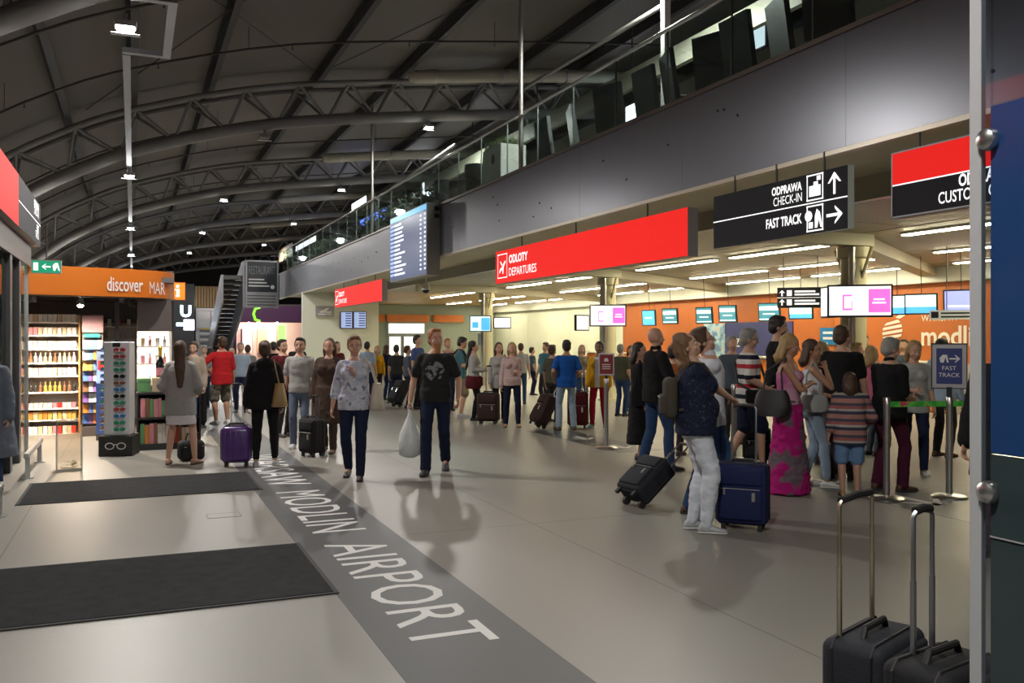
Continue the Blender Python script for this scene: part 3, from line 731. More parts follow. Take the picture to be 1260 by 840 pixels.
# two-line way sign between the monitors
p = onX(985, 366, 13.2)
t = thing('way_sign', 'small dark two-row direction sign near the hanging cyan monitor', 'sign', (p.x, p.y, p.z), -math.radians(camhead(p)) + math.pi)
MB().box(-.48, .48, 0, .06, -.22, .22).build('housing', M_SIGNDARK, t)
for z in (.1, -.1):
    poly_on(AX_MY, (0, 0, 0), arrow(-.38, z, .13, math.pi / 2, .2), M_SIGNWHITE, t, 'arrow')
    rect_on(AX_MY, (0, 0, 0), -.28, -.18, z - .06, z + .06, M_SIGNWHITE, t, 'pictogram')
    rect_on(AX_MY, (0, 0, 0), -.12, .30, z + .015, z + .05, M_SIGNWHITE, t, 'text_row'); rect_on(AX_MY, (0, 0, 0), -.12, .38, z - .05, z - .015, M_SIGNWHITE, t, 'text_row')
rect_on(AX_MY, (0, 0, 0), -.48, .48, -.004, .004, M_SIGNWHITE, t, 'divider_line')
for s in (-.35, .35): MB().tube([(s, .03, .22), (s, .03, ZC - p.z)], .01, 5).build('hanger_rod', M_PIPE, t)
p = onX(1172, 387, 14.4)
t = thing('desk_number_sign', 'pale counter sign hanging below the violet monitor', 'sign', (p.x, p.y, p.z), -math.radians(camhead(p)) + math.pi)
MB().box(-.40, .40, 0, .05, -.09, .09).build('housing', mat('pale_sign', (.6, .65, .75), .4), t)
rect_on(AX_MY, O0, -.37, -.24, -.06, .06, M_SIGNDARK, t, 'pictogram')
for z in (.03, -.04): rect_on(AX_MY, O0, -.2, .36, z - .015, z + .015, M_SIGNDARK, t, 'text_row')
MB().tube([(-.1, .02, .09), (-.1, .02, ZC - p.z)], .01, 5).build('hanger_rod', M_PIPE, t)
# pair of flight monitors on the pale end wall and posters on the orange wall
for a, b, lab in ((419, 434, 'left'), (435, 451, 'right')):
    x0, x1 = Xy(a, 40.5), Xy(b, 40.5); z0, z1 = onY(a, 404, 40.5).z, onY(a, 383, 40.5).z
    t = thing('flight_monitor', 'tall blue flight monitor mounted on the pale green end wall', 'screen', ((x0 + x1) / 2, 40.52, (z0 + z1) / 2), 0, 'end wall flight monitors'); w, h = (x1 - x0) / 2, (z1 - z0) / 2
    MB().box(-w, w, 0, .075, -h, h).build('bezel', M_BLACK, t)
    rect_on(AX_MY, O0, -w + .03, w - .03, -h + .03, h - .03, mat('monitor_lilac', (.3, .4, .7), .3, emit=0.45, ecol=(.35, .45, .75)), t, 'display')
    for r in range(6): rect_on(AX_MY, O0, -.05, w - .06, h - .12 - r * .11, h - .07 - r * .11, M_FBLUE, t, 'text_row', .003)
p = onY(400, 383, 40.5)
t = thing('pictogram_sign', 'small grey aeroplane sign on the pale green end wall', 'sign', (p.x, 40.52, p.z))
MB().box(-.42, .42, 0, .07, -.24, .24).build('housing', M_GREYPAINT, t)
poly_on(AX_MY, O0, [[(-.3, -.15), (.3, -.15), (.3, -.1), (-.3, -.1)], [(-.25, -.02), (.1, .16), (.2, .16), (.05, 0), (.28, .0), (.28, -.06), (-.2, -.06)]], M_PRINTW, t, 'aeroplane_pictogram')
X = 18.46
def poster(label, pxl, pxr, pyt, pyb, m, extra=None, name='poster'):
    y0, y1 = Yx(pxr, X), Yx(pxl, X); z1 = onX((pxl + pxr) / 2, pyt, X).z; z0 = max(.5, onX((pxl + pxr) / 2, pyb, X).z)
    t = thing(name, label, 'poster', (X, y1, z0)); L, H = y1 - y0, z1 - z0
    MB().box(0, .035, -L, 0, 0, H).build('board', m, t)
    return t, L, H
M_PNAVY = mat('navy_poster', (.035, .04, .16), .5, var=.1)
t, L, H = poster('navy blue poster with white lettering on the orange wall', 893, 975, 396, 460, M_PNAVY)
text('RZ', M_PRINTW, (0, -.3, H * .5), AX_MX, h=.28, parent=t, bold=.02)
t, L, H = poster('pale blue photo poster of two figures beside the navy poster', 866, 892, 398, 460, blotch('photo_print', (.15, .22, .35), (.35, .55, .65), 3, .5, (.55, .45, .38)))
t, L, H = poster('bright blue poster with white text rows beside the cream column', 1009, 1036, 403, 424, mat('azure_poster', (.0, .16, .42), .5))
for r in range(3): rect_on(AX_MX, O0, .12, L - .15 - .2 * r, H - .18 - r * .16, H - .11 - r * .16, M_PRINTW, t, 'text_row')
# white wall logo: striped globe with a wing, and lettering
lg = thing('wall_logo', 'white striped globe emblem with lettering on the orange wall', 'logo', (18.49, Yx(1098, 18.49), onX(1098, 410, 18.49).z))
pls = []
for k in range(5):
    y0 = -.30 + k * .125; y1 = y0 + .075; xs = [math.sqrt(max(0, .34 ** 2 - q * q)) for q in (y0, y1)]
    n = 10; lo = [(-xs[0] + 2 * xs[0] * i / n, y0 + .09 * (i / n)) for i in range(n + 1)]; hi = [(-xs[1] + 2 * xs[1] * i / n, y1 + .09 * (i / n)) for i in range(n, -1, -1)]
    pls.append(lo + hi)
M_LOGOW = mat('white_logo_paint', (.75, .70, .62), .5)
poly_on(AX_MX, O0, pls, M_LOGOW, lg, 'globe_stripes', .006)
poly_on(AX_MX, O0, [[(.10, .42), (.30, .52), (.75, .62), (.45, .48), (.26, .38)]], M_LOGOW, lg, 'wing_mark', .006)
text('WARSAW', M_LOGOW, (0, -.95, .30), AX_MX, h=.16, parent=lg, ext=.006, gap=1.15)
text('modlin', M_LOGOW, (0, -.95, -.32), AX_MX, h=.50, parent=lg, bold=.02, ext=.006)

# ================================================================ CHECK-IN COUNTERS
M_DESK = mat('pale_desk_laminate', (.55, .53, .47), .45)
for i in range(9):
    y = 5.5 + i * 3.0
    t = thing('check_in_desk', 'pale check-in desk with orange front under the hanging monitors', 'desk', (15.9, y, 0), 0, 'check-in desks')
    MB().box(0, .06, -.75, .75, .02, 1.02).build('front_panel', M_ORANGE, t)
    MB().box(.06, .75, -.75, -.70, .0, 1.05).build('side_panel', M_DESK, t); MB().box(.06, .75, .70, .75, .0, 1.05).build('side_panel', M_DESK, t)
    MB().rbox(-.12, .35, -.80, .80, 1.05, 1.10, .012, 2).build('counter_top', M_DESK, t); MB().box(.30, .75, -.70, .70, .74, .77).build('work_top', M_DESK, t)
    MB().box(0, .06, -.75, .75, 0, .02).build('plinth', M_BLACK, t)
    MB().box(.0, .7, .85, 1.9, .12, .32).build('baggage_belt', M_BLACK, t); MB().box(-.02, .72, .83, 1.92, 0, .12).build('belt_base', M_STEEL, t)

# ================================================================ QUEUE POSTS
M_BELT = blotch('printed_belt', (.05, .35, .05), (.12, .6, .08), 9, .52, (.5, .08, .1))
def post(label, p, hgt=1.0, group='queue posts'):
    t = thing('queue_post', label, 'queue post', (p.x, p.y, 0), 0, group)
    MB().lathe([(.17, 0), (.17, .015), (.15, .03), (.04, .045)], 20).build('base', M_STEEL, t, smooth=40)
    MB().lathe([(.032, .04), (.032, hgt - .09)], 14).build('pole', M_STEEL, t, smooth=40)
    MB().lathe([(.036, hgt - .09), (.036, hgt - .01), (.03, hgt)], 14).build('belt_head', M_STEEL, t, smooth=40)
    return t
pa, pb = G(1091, 614), G(1168, 612)
qa = post('steel queue post between the burgundy trousers and the fast track sign', pa, 1.02)
qb = post('steel queue post carrying the fast track sign', pb, 1.02)
def belt(label, a, b, z=.95):
    a, b = Vector((a.x, a.y, z)), Vector((b.x, b.y, z)); d = (b - a).normalized(); n = Vector((-d.y, d.x, 0)) * .003
    a2, b2 = a + d * .037, b - d * .037
    o = MB(); zz = Vector((0, 0, .028))
    o.add([a2 - n - zz, b2 - n - zz, b2 + n - zz, a2 + n - zz, a2 - n + zz, b2 - n + zz, b2 + n + zz, a2 + n + zz], [(0, 3, 2, 1), (4, 5, 6, 7), (0, 1, 5, 4), (1, 2, 6, 5), (2, 3, 7, 6), (3, 0, 4, 7)])
    tag(o.build('barrier_belt', M_BELT), label, 'belt', 'queue belts')
belt('green and red printed barrier belt under the fast track sign', pa, pb)
pc = pb + (pb - pa).normalized() * .9
belt('printed barrier belt running behind the glass panel from the fast track post', pb, pc)
post('steel queue post hidden behind the glass panel edge', pc, 1.02)
# fast track sign
t = thing('fast_track_sign', 'framed navy fast track sign on the steel queue post', 'sign', (pb.x, pb.y, 1.02), -math.radians(camhead(pb)) + math.pi)
MB().box(-.025, .025, -.012, .012, 0, .10).build('stem', M_BLACK, t)
MB().box(-.155, .155, -.012, .012, .09, .53).build('frame', mat('silver_frame', (.5, .5, .52), .35, .6), t)
MB().box(-.165, -.155, -.02, .02, .08, .54).box(.155, .165, -.02, .02, .08, .54).box(-.155, .155, -.02, .02, .53, .54).box(-.155, .155, -.02, .02, .08, .09).build('outer_edge', M_BLACK, t)
o = (0, -.013, 0)
rect_on(AX_MY, o, -.118, .118, .13, .49, mat('navy_sign_panel', (.03, .045, .18), .4), t, 'face_panel')
poly_on(AX_MY, o, arrow(.05, .385, .10, 0, .16), M_PRINTW, t, 'arrow', .004)
poly_on(AX_MY, o, [[(-.08, .345), (-.05, .345), (-.035, .40), (-.02, .345), (-.005, .345), (-.02, .425), (-.06, .425), (-.09, .39)]], M_PRINTW, t, 'pictogram', .004)
text('FAST', M_PRINTW, (0, -.013, .27), AX_MY, h=.042, parent=t, anchor='c', ext=.004); text('TRACK', M_PRINTW, (0, -.013, .20), AX_MY, h=.042, parent=t, anchor='c', ext=.004)
# burgundy sign post
pz = G(746, 552)
post('steel queue post carrying the burgundy sign', pz, 1.02)
t = thing('burgundy_sign', 'framed burgundy notice on a steel queue post', 'sign', (pz.x, pz.y, 1.02), -math.radians(camhead(pz)) + math.pi)
MB().box(-.02, .02, -.01, .01, 0, .06).build('stem', M_BLACK, t)
MB().box(-.115, .115, -.012, .012, .05, .37).build('frame', mat('silver_frame', (.5, .5, .52)), t)
rect_on(AX_MY, o, -.095, .095, .07, .35, mat('burgundy_panel', (.25, .012, .02), .4), t, 'face_panel')
poly_on(AX_MY, o, [[(-.03, .25), (.03, .25), (.03, .28), (.015, .30), (-.015, .30), (-.03, .28)]], M_PRINTW, t, 'emblem', .004)
for z in (.2, .17, .14): rect_on(AX_MY, o, -.06, .06, z, z + .012, M_PRINTW, t, 'text_row', .004)
ps = [(887, 586), (903, 566), (722, 520), (1003, 560)]
labs = ['plain steel queue post between the blue suitcase and the striped shirt', 'plain steel queue post behind the blue suitcase handle', 'plain steel queue post behind the yellow jacket', 'plain steel queue post behind the magenta dress']
prev = None
for (px, py), lb in zip(ps, labs): post(lb, G(px, py))

# ================================================================ FOREGROUND GLASS PANEL (right)
M_FILM = mat('navy_window_film', (.014, .045, .14), .15, var=.08, vscale=2, spec=.3)
M_TEAL = mat('smoked_glass_lower', (.030, .045, .050), .10, var=.1)
PXN = 2.37; y_far = Yx(1194, PXN); y_near = .75
gp = thing('glass_partition', 'tall glass partition with navy film and steel edge at the hall side', 'partition', (PXN, y_far, 0))
Lg = y_far - y_near
def zp(py, px=1230): return onX(px, py, PXN).z
M_PGLASS = glass('partition_clear_glass', (.82, .86, .90), .15)
yc = Yx(1208, PXN); yfilm = Yx(1219, PXN)
# edge profile
MB().rbox(-.006, .020, -(y_far - yc), 0, .01, 3.4, .003, 1).build('edge_profile', mat('partition_edge_metal', (.42, .43, .45), .4, .1), gp)
a, b = -(y_far - yc), -(y_far - yfilm)
MB().box(0, .012, b, a, .01, 3.4).build('clear_glass_pane', M_PGLASS, gp)
zt_, zb_ = zp(128), zp(558)
MB().box(0, .012, -Lg, b, zb_, zt_).build('filmed_glass_pane', M_FILM, gp)
MB().box(0, .012, -Lg, b, .01, zb_ - .004).build('smoked_glass_pane', M_TEAL, gp)
MB().box(0, .012, -Lg, b, zt_ + .004, 3.4).build('clear_glass_pane', M_PGLASS, gp)
MB().box(-.004, -.0005, -Lg, b, zp(662) - .002, zp(662) + .002).build('etched_line', M_GREYPAINT, gp)
yf = Yx(1218, PXN) - y_far
for py in (172, 605):
    z = zp(py, 1218)
    fx = MB().lathe([(.034, 0), (.034, .012), (.030, .024), (.018, .032), (.004, .034)], 20).build('point_fixing', M_STEEL, gp, smooth=35)
    fx.location = (0, yf, z); fx.rotation_euler = (0, -math.pi / 2, 0)
MB().box(.0, .012, -Lg, 0, 0, .01).build('floor_channel', M_STEEL, gp)

# ================================================================ ENTRANCE VESTIBULE (left)
VX = -1.4
M_FRAME = mat('dark_grey_door_frame', (.10, .10, .105), .4, .3)
M_VGL = glass('vestibule_glass', (.78, .82, .84), .15)
d1 = struct('door_1')
for y in (Yx(8, VX), Yx(60, VX) - 4.9, 6.0, 3.0): MB().box(VX - .10, VX + .05, y - .10, y + .10, 0, 2.62).build('door_frame_post', M_FRAME, d1)
yend = Yx(32, VX)
MB().box(VX - .03, VX + .03, yend - .025, yend + .025, 0, 2.62).build('edge_post', M_STEEL, d1)
for a, b in ((3.1, 5.9), (6.1, Yx(8, VX) - .1), (Yx(8, VX) + .1, yend - .03)): MB().box(VX - .006, VX + .006, a, b, .02, 2.6).build('glass_pane', M_VGL, d1)
hz0, hz1 = 2.62, 2.92
MB().box(VX - .6, VX + .06, 2.5, yend + .05, hz0, hz1).build('door_header', mat('bronze_soffit', (.10, .072, .055), .4, .3), d1)
# sign above the entrance
X = -1.25
zt, zb = 1.62 + 1.50 * 1.25 * 1.03, 1.62 + 1.055 * 1.25
ya, yb = Yx(50, X), 4.5
t = thing('entrance_sign', 'red and charcoal box sign above the entrance doors', 'sign', (X, ya, zb)); H = zt - zb; ym = Yx(23, X)
MB().box(-.5, -.004, yb - ya, 0, 0, H).build('housing', M_GREYPAINT, t)
AX_PX = Matrix(((0, 0, 1), (1, 0, 0), (0, 1, 0)))
rect_on(AX_PX, (-.003, 0, 0), yb - ya, ym - ya, 0, H, M_SIGNRED, t, 'red_panel', .002)
rect_on(AX_PX, (-.003, 0, 0), ym - ya, 0, 0, H, M_SIGNDARK, t, 'charcoal_panel', .002)
rect_on(AX_PX, (-.003, 0, 0), ym - ya, 0, H * .49, H * .51, M_SIGNWHITE, t, 'divider_line', .004)
for z, s1, s2 in ((.62, 'ODPRAWA', 'CHECK-IN'), (.12, 'FAST', 'TRACK')):
    text(s1, M_SIGNWHITE, (0, -.30, H * (z + .16)), AX_PX, h=.10, parent=t, bold=.03, ext=.002, anchor='r'); text(s2, M_SIGNWHITE, (0, -.30, H * z), AX_PX, h=.10, parent=t, ext=.002, anchor='r')
# low steel barrier rails by the doors
def rail(label, a, b, z=.30):
    t = thing('barrier_rail', label, 'rail', (a.x, a.y, 0), 0, 'low barrier rails'); d = b - a
    MB().rbox(min(0, d.x) - .03, max(0, d.x) + .03, min(0, d.y), max(0, d.y), z - .06, z, .01, 1).build('rail_bar', M_STEEL, t)
    for f in (.08, .92):
        MB().box(d.x * f - .025, d.x * f + .025, d.y * f - .025, d.y * f + .025, 0, z - .06).build('foot', M_STEEL, t); MB().box(d.x * f - .06, d.x * f + .06, d.y * f - .06, d.y * f + .06, 0, .012).build('base_plate', M_STEEL, t)
g1 = G(38, 590); rail('low steel barrier rail between the clear box and the entrance door', Vector((-1.12, g1.y, 0)), Vector((-1.12, g1.y + 1.7, 0)))
g2 = G(6, 632); rail('low steel barrier rail at the edge of the narrow mat', Vector((-1.12, g2.y - 1.6, 0)), Vector((-1.12, g2.y, 0)))
# exit signs
M_EXIT = mat('green_exit_panel', (.0, .20, .10), .4, emit=.35, ecol=(.0, .5, .25))
for px, w, lab in ((57, .34, 'green running man exit sign facing the hall above the shop'), (21, .22, 'green exit sign seen through the entrance glass')):
    p = onY(px, 328, 12.6) if px == 57 else onY(px, 328, 14.2)
    t = thing('exit_sign', lab, 'sign', (p.x, p.y, p.z)); hh = .075
    MB().box(-w / 2, w / 2, 0, .05, -hh - .01, hh + .01).build('housing', M_WHITE, t)
    rect_on(AX_MY, O0, -w / 2 + .01, w / 2 - .01, -hh, hh, M_EXIT, t, 'face_panel')
    poly_on(AX_MY, O0, arrow(0, 0, .10, math.pi, .2), M_SIGNWHITE, t, 'arrow', .004); rect_on(AX_MY, O0, -w / 2 + .025, -w / 2 + .08, -.05, .05, M_SIGNWHITE, t, 'door_pictogram', .004)
    poly_on(AX_MY, O0, [[(w / 2 - .09, -.05), (w / 2 - .07, -.05), (w / 2 - .05, 0), (w / 2 - .03, -.05), (w / 2 - .015, -.05), (w / 2 - .04, .05), (w / 2 - .07, .05), (w / 2 - .10, .02)]], M_SIGNWHITE, t, 'running_man', .004)
    MB().tube([(0, .02, hh), (0, .02, .55 if px == 57 else .12)], .008, 5).build('hanger_rod', M_PIPE, t)
# ================================================================ THE ORANGE SHOP
shop = struct('wall_shop')
M_SHOPDK = mat('shop_dark_panel', (.09, .075, .072), .5, var=.08)
M_SHOPW = mat('shop_white_panel', (.7, .67, .62), .5)
MB().box(-5.2, .60, 19.6, 19.75, 0, 2.72).build('back_wall', M_SHOPW, shop)
MB().box(.50, .62, 15.9, 19.6, 0, 2.72).build('side_wall', M_SHOPDK, shop)
MB().box(-5.2, -5.05, 14.6, 19.6, 0, 2.72).build('side_wall', M_SHOPDK, shop)
MB().box(-5.2, .60, 15.4, 19.6, 2.50, 2.58).build('shop_ceiling', mat('shop_ceiling_panel', (.12, .11, .11), .6), shop)
MB().box(-4.9, .45, 19.0, 19.6, 1.9, 2.3).build('back_bulkhead', M_SHOPDK, shop)
# curved orange fascia
path = [(-5.2, 14.15), (-3.2, 14.35), (-1.9, 14.62), (-1.0, 14.83), (-.4, 15.0), (.0, 15.14), (.3, 15.29), (.48, 15.45), (.58, 15.66), (.63, 15.95), (.65, 16.6), (.65, 19.75)]
ofa = thing('shop_fascia', 'curved orange shop fascia with white discover lettering', 'sign', (0, 0, 0))
def band(pth, z0, z1, th):
    mb = MB(); vs = []; n = len(pth)
    P = [Vector((a, b, 0)) for a, b in pth]
    for k, (d, z) in enumerate(((0, z0), (0, z1), (th, z1), (th, z0))):
        for i, p in enumerate(P):
            t = (P[min(i + 1, n - 1)] - P[max(i - 1, 0)]).normalized(); q = p + Vector((-t.y, t.x, 0)) * d; vs.append((q.x, q.y, z))
    fs = []
    for k in range(4):
        k2 = (k + 1) % 4
        for i in range(n - 1): fs.append((k * n + i, k * n + i + 1, k2 * n + i + 1, k2 * n + i))
    fs += [(0, n, 2 * n, 3 * n), (n - 1, 4 * n - 1, 3 * n - 1, 2 * n - 1)]
    return mb.add(vs, fs)
band(path, 2.25, 2.68, .08).build('orange_band', mat('orange_shop_fascia', (.60, .155, .012), .45, var=.05, vscale=2), ofa, smooth=50)
band([(a, b + .01) for a, b in path], 2.232, 2.249, .07).build('lower_edge', M_SHOPDK, ofa)
M_LETW = mat('shop_white_letters', (.80, .78, .74), .5)
def txt_dir(s, a, b, z, h, w=None, **k):
    d = (Vector(b) - Vector(a)); th = math.atan2(d.y, d.x)
    ax = Matrix.Rotation(th, 3, 'Z') @ AX_MY
    text(s, M_LETW, (a[0], a[1], z), ax, h=h, w=w, parent=ofa, ext=.006, **k)
txt_dir('discover', (-.37, 15.0), (.13, 15.18), 2.33, .22, .54, bold=.01)
txt_dir('MAR', (.235, 15.235), (.50, 15.455), 2.31, .19, .30)
# product shelves
M_WOOD = mat('honey_wood_side', (.42, .20, .06), .5, var=.15, vscale=9, stretch=(1, 1, .15))
M_SHELFW = mat('white_shelf', (.72, .68, .62), .45)
M_SHLIT = mat('lit_shelf_back', (.75, .68, .6), .5)
PCOL = {'white': (.75, .72, .68), 'red': (.55, .04, .03), 'cream': (.65, .50, .33), 'black': (.03, .03, .03), 'gold': (.55, .32, .07), 'purple': (.22, .10, .34), 'blue': (.08, .17, .5), 'pink': (.65, .25, .3), 'green': (.12, .32, .12), 'orange': (.65, .22, .03), 'brown': (.22, .10, .05)}
PM = {k: mat('carton_' + k, v, .45, var=.08) for k, v in PCOL.items()}
PMESH = {}
def product_mesh(kind, col):
    key = (kind, col)
    if key in PMESH: return PMESH[key]
    mb = MB()
    if kind == 'carton': mb.rbox(-.032, .032, -.03, .03, 0, .13, .004, 1)
    elif kind == 'bottle': mb.lathe([(.024, 0), (.026, .01), (.026, .09), (.010, .115), (.010, .15), (.013, .15), (.013, .165)], 8)
    elif kind == 'jar': mb.lathe([(.032, 0), (.034, .01), (.034, .06), (.03, .065), (.036, .066), (.036, .085)], 8)
    elif kind == 'packet': mb.add([(-.045, -.012, 0), (.045, -.012, 0), (.045, .012, 0), (-.045, .012, 0), (-.045, -.002, .15), (.045, -.002, .15), (.045, .002, .15), (-.045, .002, .15)], [(0, 3, 2, 1), (4, 5, 6, 7), (0, 1, 5, 4), (1, 2, 6, 5), (2, 3, 7, 6), (3, 0, 4, 7)])
    me = mb.mesh(kind); me.materials.append(PM[col]); PMESH[key] = me; return me
KN = {'carton': 'product_carton', 'bottle': 'product_bottle', 'jar': 'product_jar', 'packet': 'product_packet'}
def product(kind, col, loc, where, rz=0):
    o = link(KN[kind], product_mesh(kind, col), None, loc, (0, 0, rz))
    tag(o, 'small %s %s %s' % (col, kind, where), kind, 'shop goods ' + where)
def shelf_unit(label, x0, x1, y0, y1, zs, ztop, side=M_WOOD):
    t = thing('display_shelf', label, 'shelf', ((x0 + x1) / 2, (y0 + y1) / 2, 0)); w, d = (x1 - x0) / 2, (y1 - y0) / 2
    for s in (-1, 1): MB().box(*sorted((s * w, s * (w - .03))), -d, d, 0, ztop).build('side_panel', side, t)
    MB().box(-w + .03, w - .03, d - .02, d, 0, ztop).build('back_panel', M_SHLIT, t)
    for z in zs: MB().box(-w + .03, w - .03, -d + .01, d - .02, z - .025, z).build('shelf_board', M_SHELFW, t)
    return t
rnd = random.Random(11)
Ysh = 16.75
xa, xb = Xy(31, Ysh), Xy(99, Ysh)
zs = [onY(65, q, Ysh).z for q in (534, 516, 502, 482, 462, 446, 429, 412, 396)]
shelf_unit('tall wood-sided shelf of cosmetics in the lit shop', xa, xb, Ysh - .02, Ysh + .36, zs, 2.0)
rowcols = [('carton', ['red', 'cream', 'pink', 'white']), ('carton', ['cream', 'orange', 'gold', 'white']), ('jar', ['white', 'red', 'white', 'pink']), ('bottle', ['black', 'gold', 'white', 'brown']), ('carton', ['white', 'white', 'cream', 'pink']), ('bottle', ['gold', 'cream', 'brown', 'white']), ('carton', ['white', 'cream', 'white']), ('carton', ['white', 'cream', 'pink']), ('carton', ['white', 'white', 'cream'])]
for z, (kd, cols) in zip(zs, rowcols):
    x = xa + .075
    while x < xb - .06:
        product(kd, rnd.choice(cols), (x, Ysh + .07, z), 'on the tall wood-sided shop shelf', rnd.uniform(-.1, .1)); x += .072
xa2, xb2 = Xy(-40, Ysh), Xy(27, Ysh)
shelf_unit('second wood-sided cosmetics shelf seen through the entrance glass', xa2, xb2, Ysh - .02, Ysh + .36, zs[::2], 2.0)
for z in zs[::2]:
    x = xb2 - .08
    while x > xb2 - .40: product(rnd.choice(['carton', 'bottle']), rnd.choice(['gold', 'cream', 'white', 'orange']), (x, Ysh + .07, z), 'on the shelf behind the entrance glass'); x -= .08
# peg rack of packets
Yp = 16.4; xa3, xb3 = Xy(101, Yp), Xy(127, Yp)
t = thing('packet_rack', 'dark rack of hanging snack packets next to the cosmetics shelf', 'rack', ((xa3 + xb3) / 2, Yp, 0)); w = (xb3 - xa3) / 2
MB().box(-w, w, .06, .10, 0, 2.0).build('back_board', M_SHOPDK, t); MB().box(-w, w, -.2, .06, 0, .16).build('base', M_SHOPDK, t)
MB().box(-w, w, -.02, .06, 1.70, 1.98).build('header', mat('rack_header', (.25, .12, .14), .5), t)
rect_on(AX_MY, (0, -.021, 0), -w + .03, w - .05, 1.62, 1.68, mat('teal_strip', (.0, .36, .26), .4), t, 'teal_strip')
for r in range(8):
    z = .2 + r * .175
    MB().box(-w, w, -.14, .06, z - .012, z).build('shelf_board', M_BLACK, t)
    for k in range(4): product('packet', rnd.choice(['purple', 'blue', 'brown', 'white', 'orange', 'purple', 'gold']), ((xa3 + xb3) / 2 - w + .06 + k * (2 * w - .12) / 3, Yp - .08, z), 'on the dark packet rack')
# back wall: white shelf with boxes behind
t = thing('wall_shelf', 'white wall shelf with red and white boxes at the back of the shop', 'shelf', (-.3, 18.9, 0))
for z in (1.0, 1.3, 1.6, 1.84): MB().box(-.9, .75, -.28, .08, z - .03, z).build('shelf_board', M_SHELFW, t)
MB().box(-.9, .75, .08, .1, .6, 1.9).build('back_panel', M_SHLIT, t)
for s in (-.9, .72): MB().box(s, s + .03, -.28, .08, 0, 1.9).build('side_panel', M_SHELFW, t)
for z in (1.0, 1.3, 1.6, 1.84):
    for k in range(9): product('carton', rnd.choice(['white', 'red', 'cream', 'white', 'white']), (-1.1 + k * .17, 18.75, z), 'on the white wall shelf at the back')
# lit display pier at the shop corner
xp0, xp1 = .06, .575
t = thing('display_pier', 'dark corner pier with a brightly lit display niche', 'display case', ((xp0 + xp1) / 2, 15.62, 0)); w = (xp1 - xp0) / 2
MB().box(-w, w, -.12, .30, 1.72, 2.225).build('upper_panel', M_SHOPDK, t); MB().box(-w, w, -.12, .30, 0, .84).build('lower_panel', M_SHOPDK, t)
MB().box(-w, w, .26, .30, .84, 1.72).build('niche_back', mat('lit_niche_back', (.85, .8, .74), .5, emit=.9, ecol=(1, .9, .78)), t)
MB().box(w - .03, w, -.12, .26, .84, 1.72).build('niche_side', M_SHELFW, t); MB().box(-w, w - .03, -.10, .25, 1.18, 1.20).box(-w, w - .03, -.10, .25, 1.46, 1.48).build('niche_shelf', M_SHELFW, t)
for z in (1.20, 1.48, .841):
    for k in range(4): product('bottle' if k % 2 else 'carton', rnd.choice(['pink', 'cream', 'white']), (xp0 + .08 + k * .11, 15.62, z), 'in the lit corner niche')
# ceiling spots
M_SPOT = mat('lit_shop_spot', (1, 1, 1), .3, emit=40, ecol=(1, .88, .7))
for (px, py, Y, on) in ((19, 371, 15.6, 1), (99, 372, 15.6, 1), (40, 368, 15.6, 0), (150, 369, 15.5, 0), (163, 373, 15.5, 0)):
    p = onY(px, py, Y); t = thing('track_spot', 'lit black track spotlight under the shop ceiling' if on else 'unlit black track spotlight under the shop ceiling', 'lamp', (p.x, p.y, p.z), 0, 'shop spotlights lit' if on else 'shop spotlights unlit')
    MB().lathe([(.03, .10), (.05, .08), (.058, -.04), (.05, -.05)], 14).build('can', M_BLACK, t, smooth=40); MB().tube([(0, 0, .1), (0, 0, 2.5 - p.z)], .01, 5).build('stem', M_BLACK, t)
    if on: MB().ell((0, -.02, -.05), (.045, .045, .03), 10, 6).build('bulb', M_SPOT, t, smooth=True)
    if on:
        ld = bpy.data.lights.new('track_spot_lamp', 'SPOT'); ld.energy = SHOP_SPOT_W; ld.spot_size = math.radians(165); ld.spot_blend = .5; ld.shadow_soft_size = .05; ld.color = (1, .82, .62)
        lo = bpy.data.objects.new('track_spot_lamp', ld); COL.objects.link(lo); lo.parent = t; lo.location = (0, -.02, -.10)
def area(name, loc, rot, sx, sy, watts, col, parent=None, spread=180):
    ld = bpy.data.lights.new(name, 'AREA'); ld.shape = 'RECTANGLE'; ld.size, ld.size_y = sx, sy; ld.energy = watts; ld.color = col; ld.spread = math.radians(spread)
    lo = bpy.data.objects.new(name, ld); COL.objects.link(lo); lo.location = loc; lo.rotation_euler = rot
    if parent is not None: lo.parent = parent
    return lo
pst = MB().box(-.03, .03, -.03, .03, 0, 2.23).build('shop_post', M_BLACK, None, loc=(Xy(144, 15.35), 15.35, 0)); tag(pst, 'slim black post between the packet rack and the lit niche', 'post')

# sunglasses stand
ps_ = G(147, 559); ps_.z = 0
sg = thing('sunglasses_stand', 'white rotating sunglasses stand on a black base by the shop', 'display stand', (ps_.x, ps_.y, 0), math.radians(-14))
MB().rbox(-.22, .22, -.20, .20, 0, .28, .008, 1).build('base', M_BLACK, sg)
rg = MB()
for cx in (-.075, .075):
    pts = [(cx + .055 * math.cos(k * math.pi / 8), -.203, .14 + .042 * math.sin(k * math.pi / 8)) for k in range(17)]; rg.tube(pts, .007, 5, False)
rg.tube([(-.03, -.203, .15), (0, -.203, .165), (.03, -.203, .15)], .006, 5)
rg.build('glasses_emblem', mat('white_print', (.7, .7, .7), .5), sg)
MB().rbox(-.165, .165, -.15, .15, .28, 1.56, .01, 1).build('column', mat('pale_grey_stand', (.66, .68, .72), .4), sg)
MB().box(-.07, .17, -.155, -.150, .32, 1.53).build('mirror_panel', mat('pale_panel', (.74, .77, .82), .25), sg)
MB().box(-.05, .05, -.158, -.150, 1.49, 1.55).build('brand_plate', M_BLACK, sg)
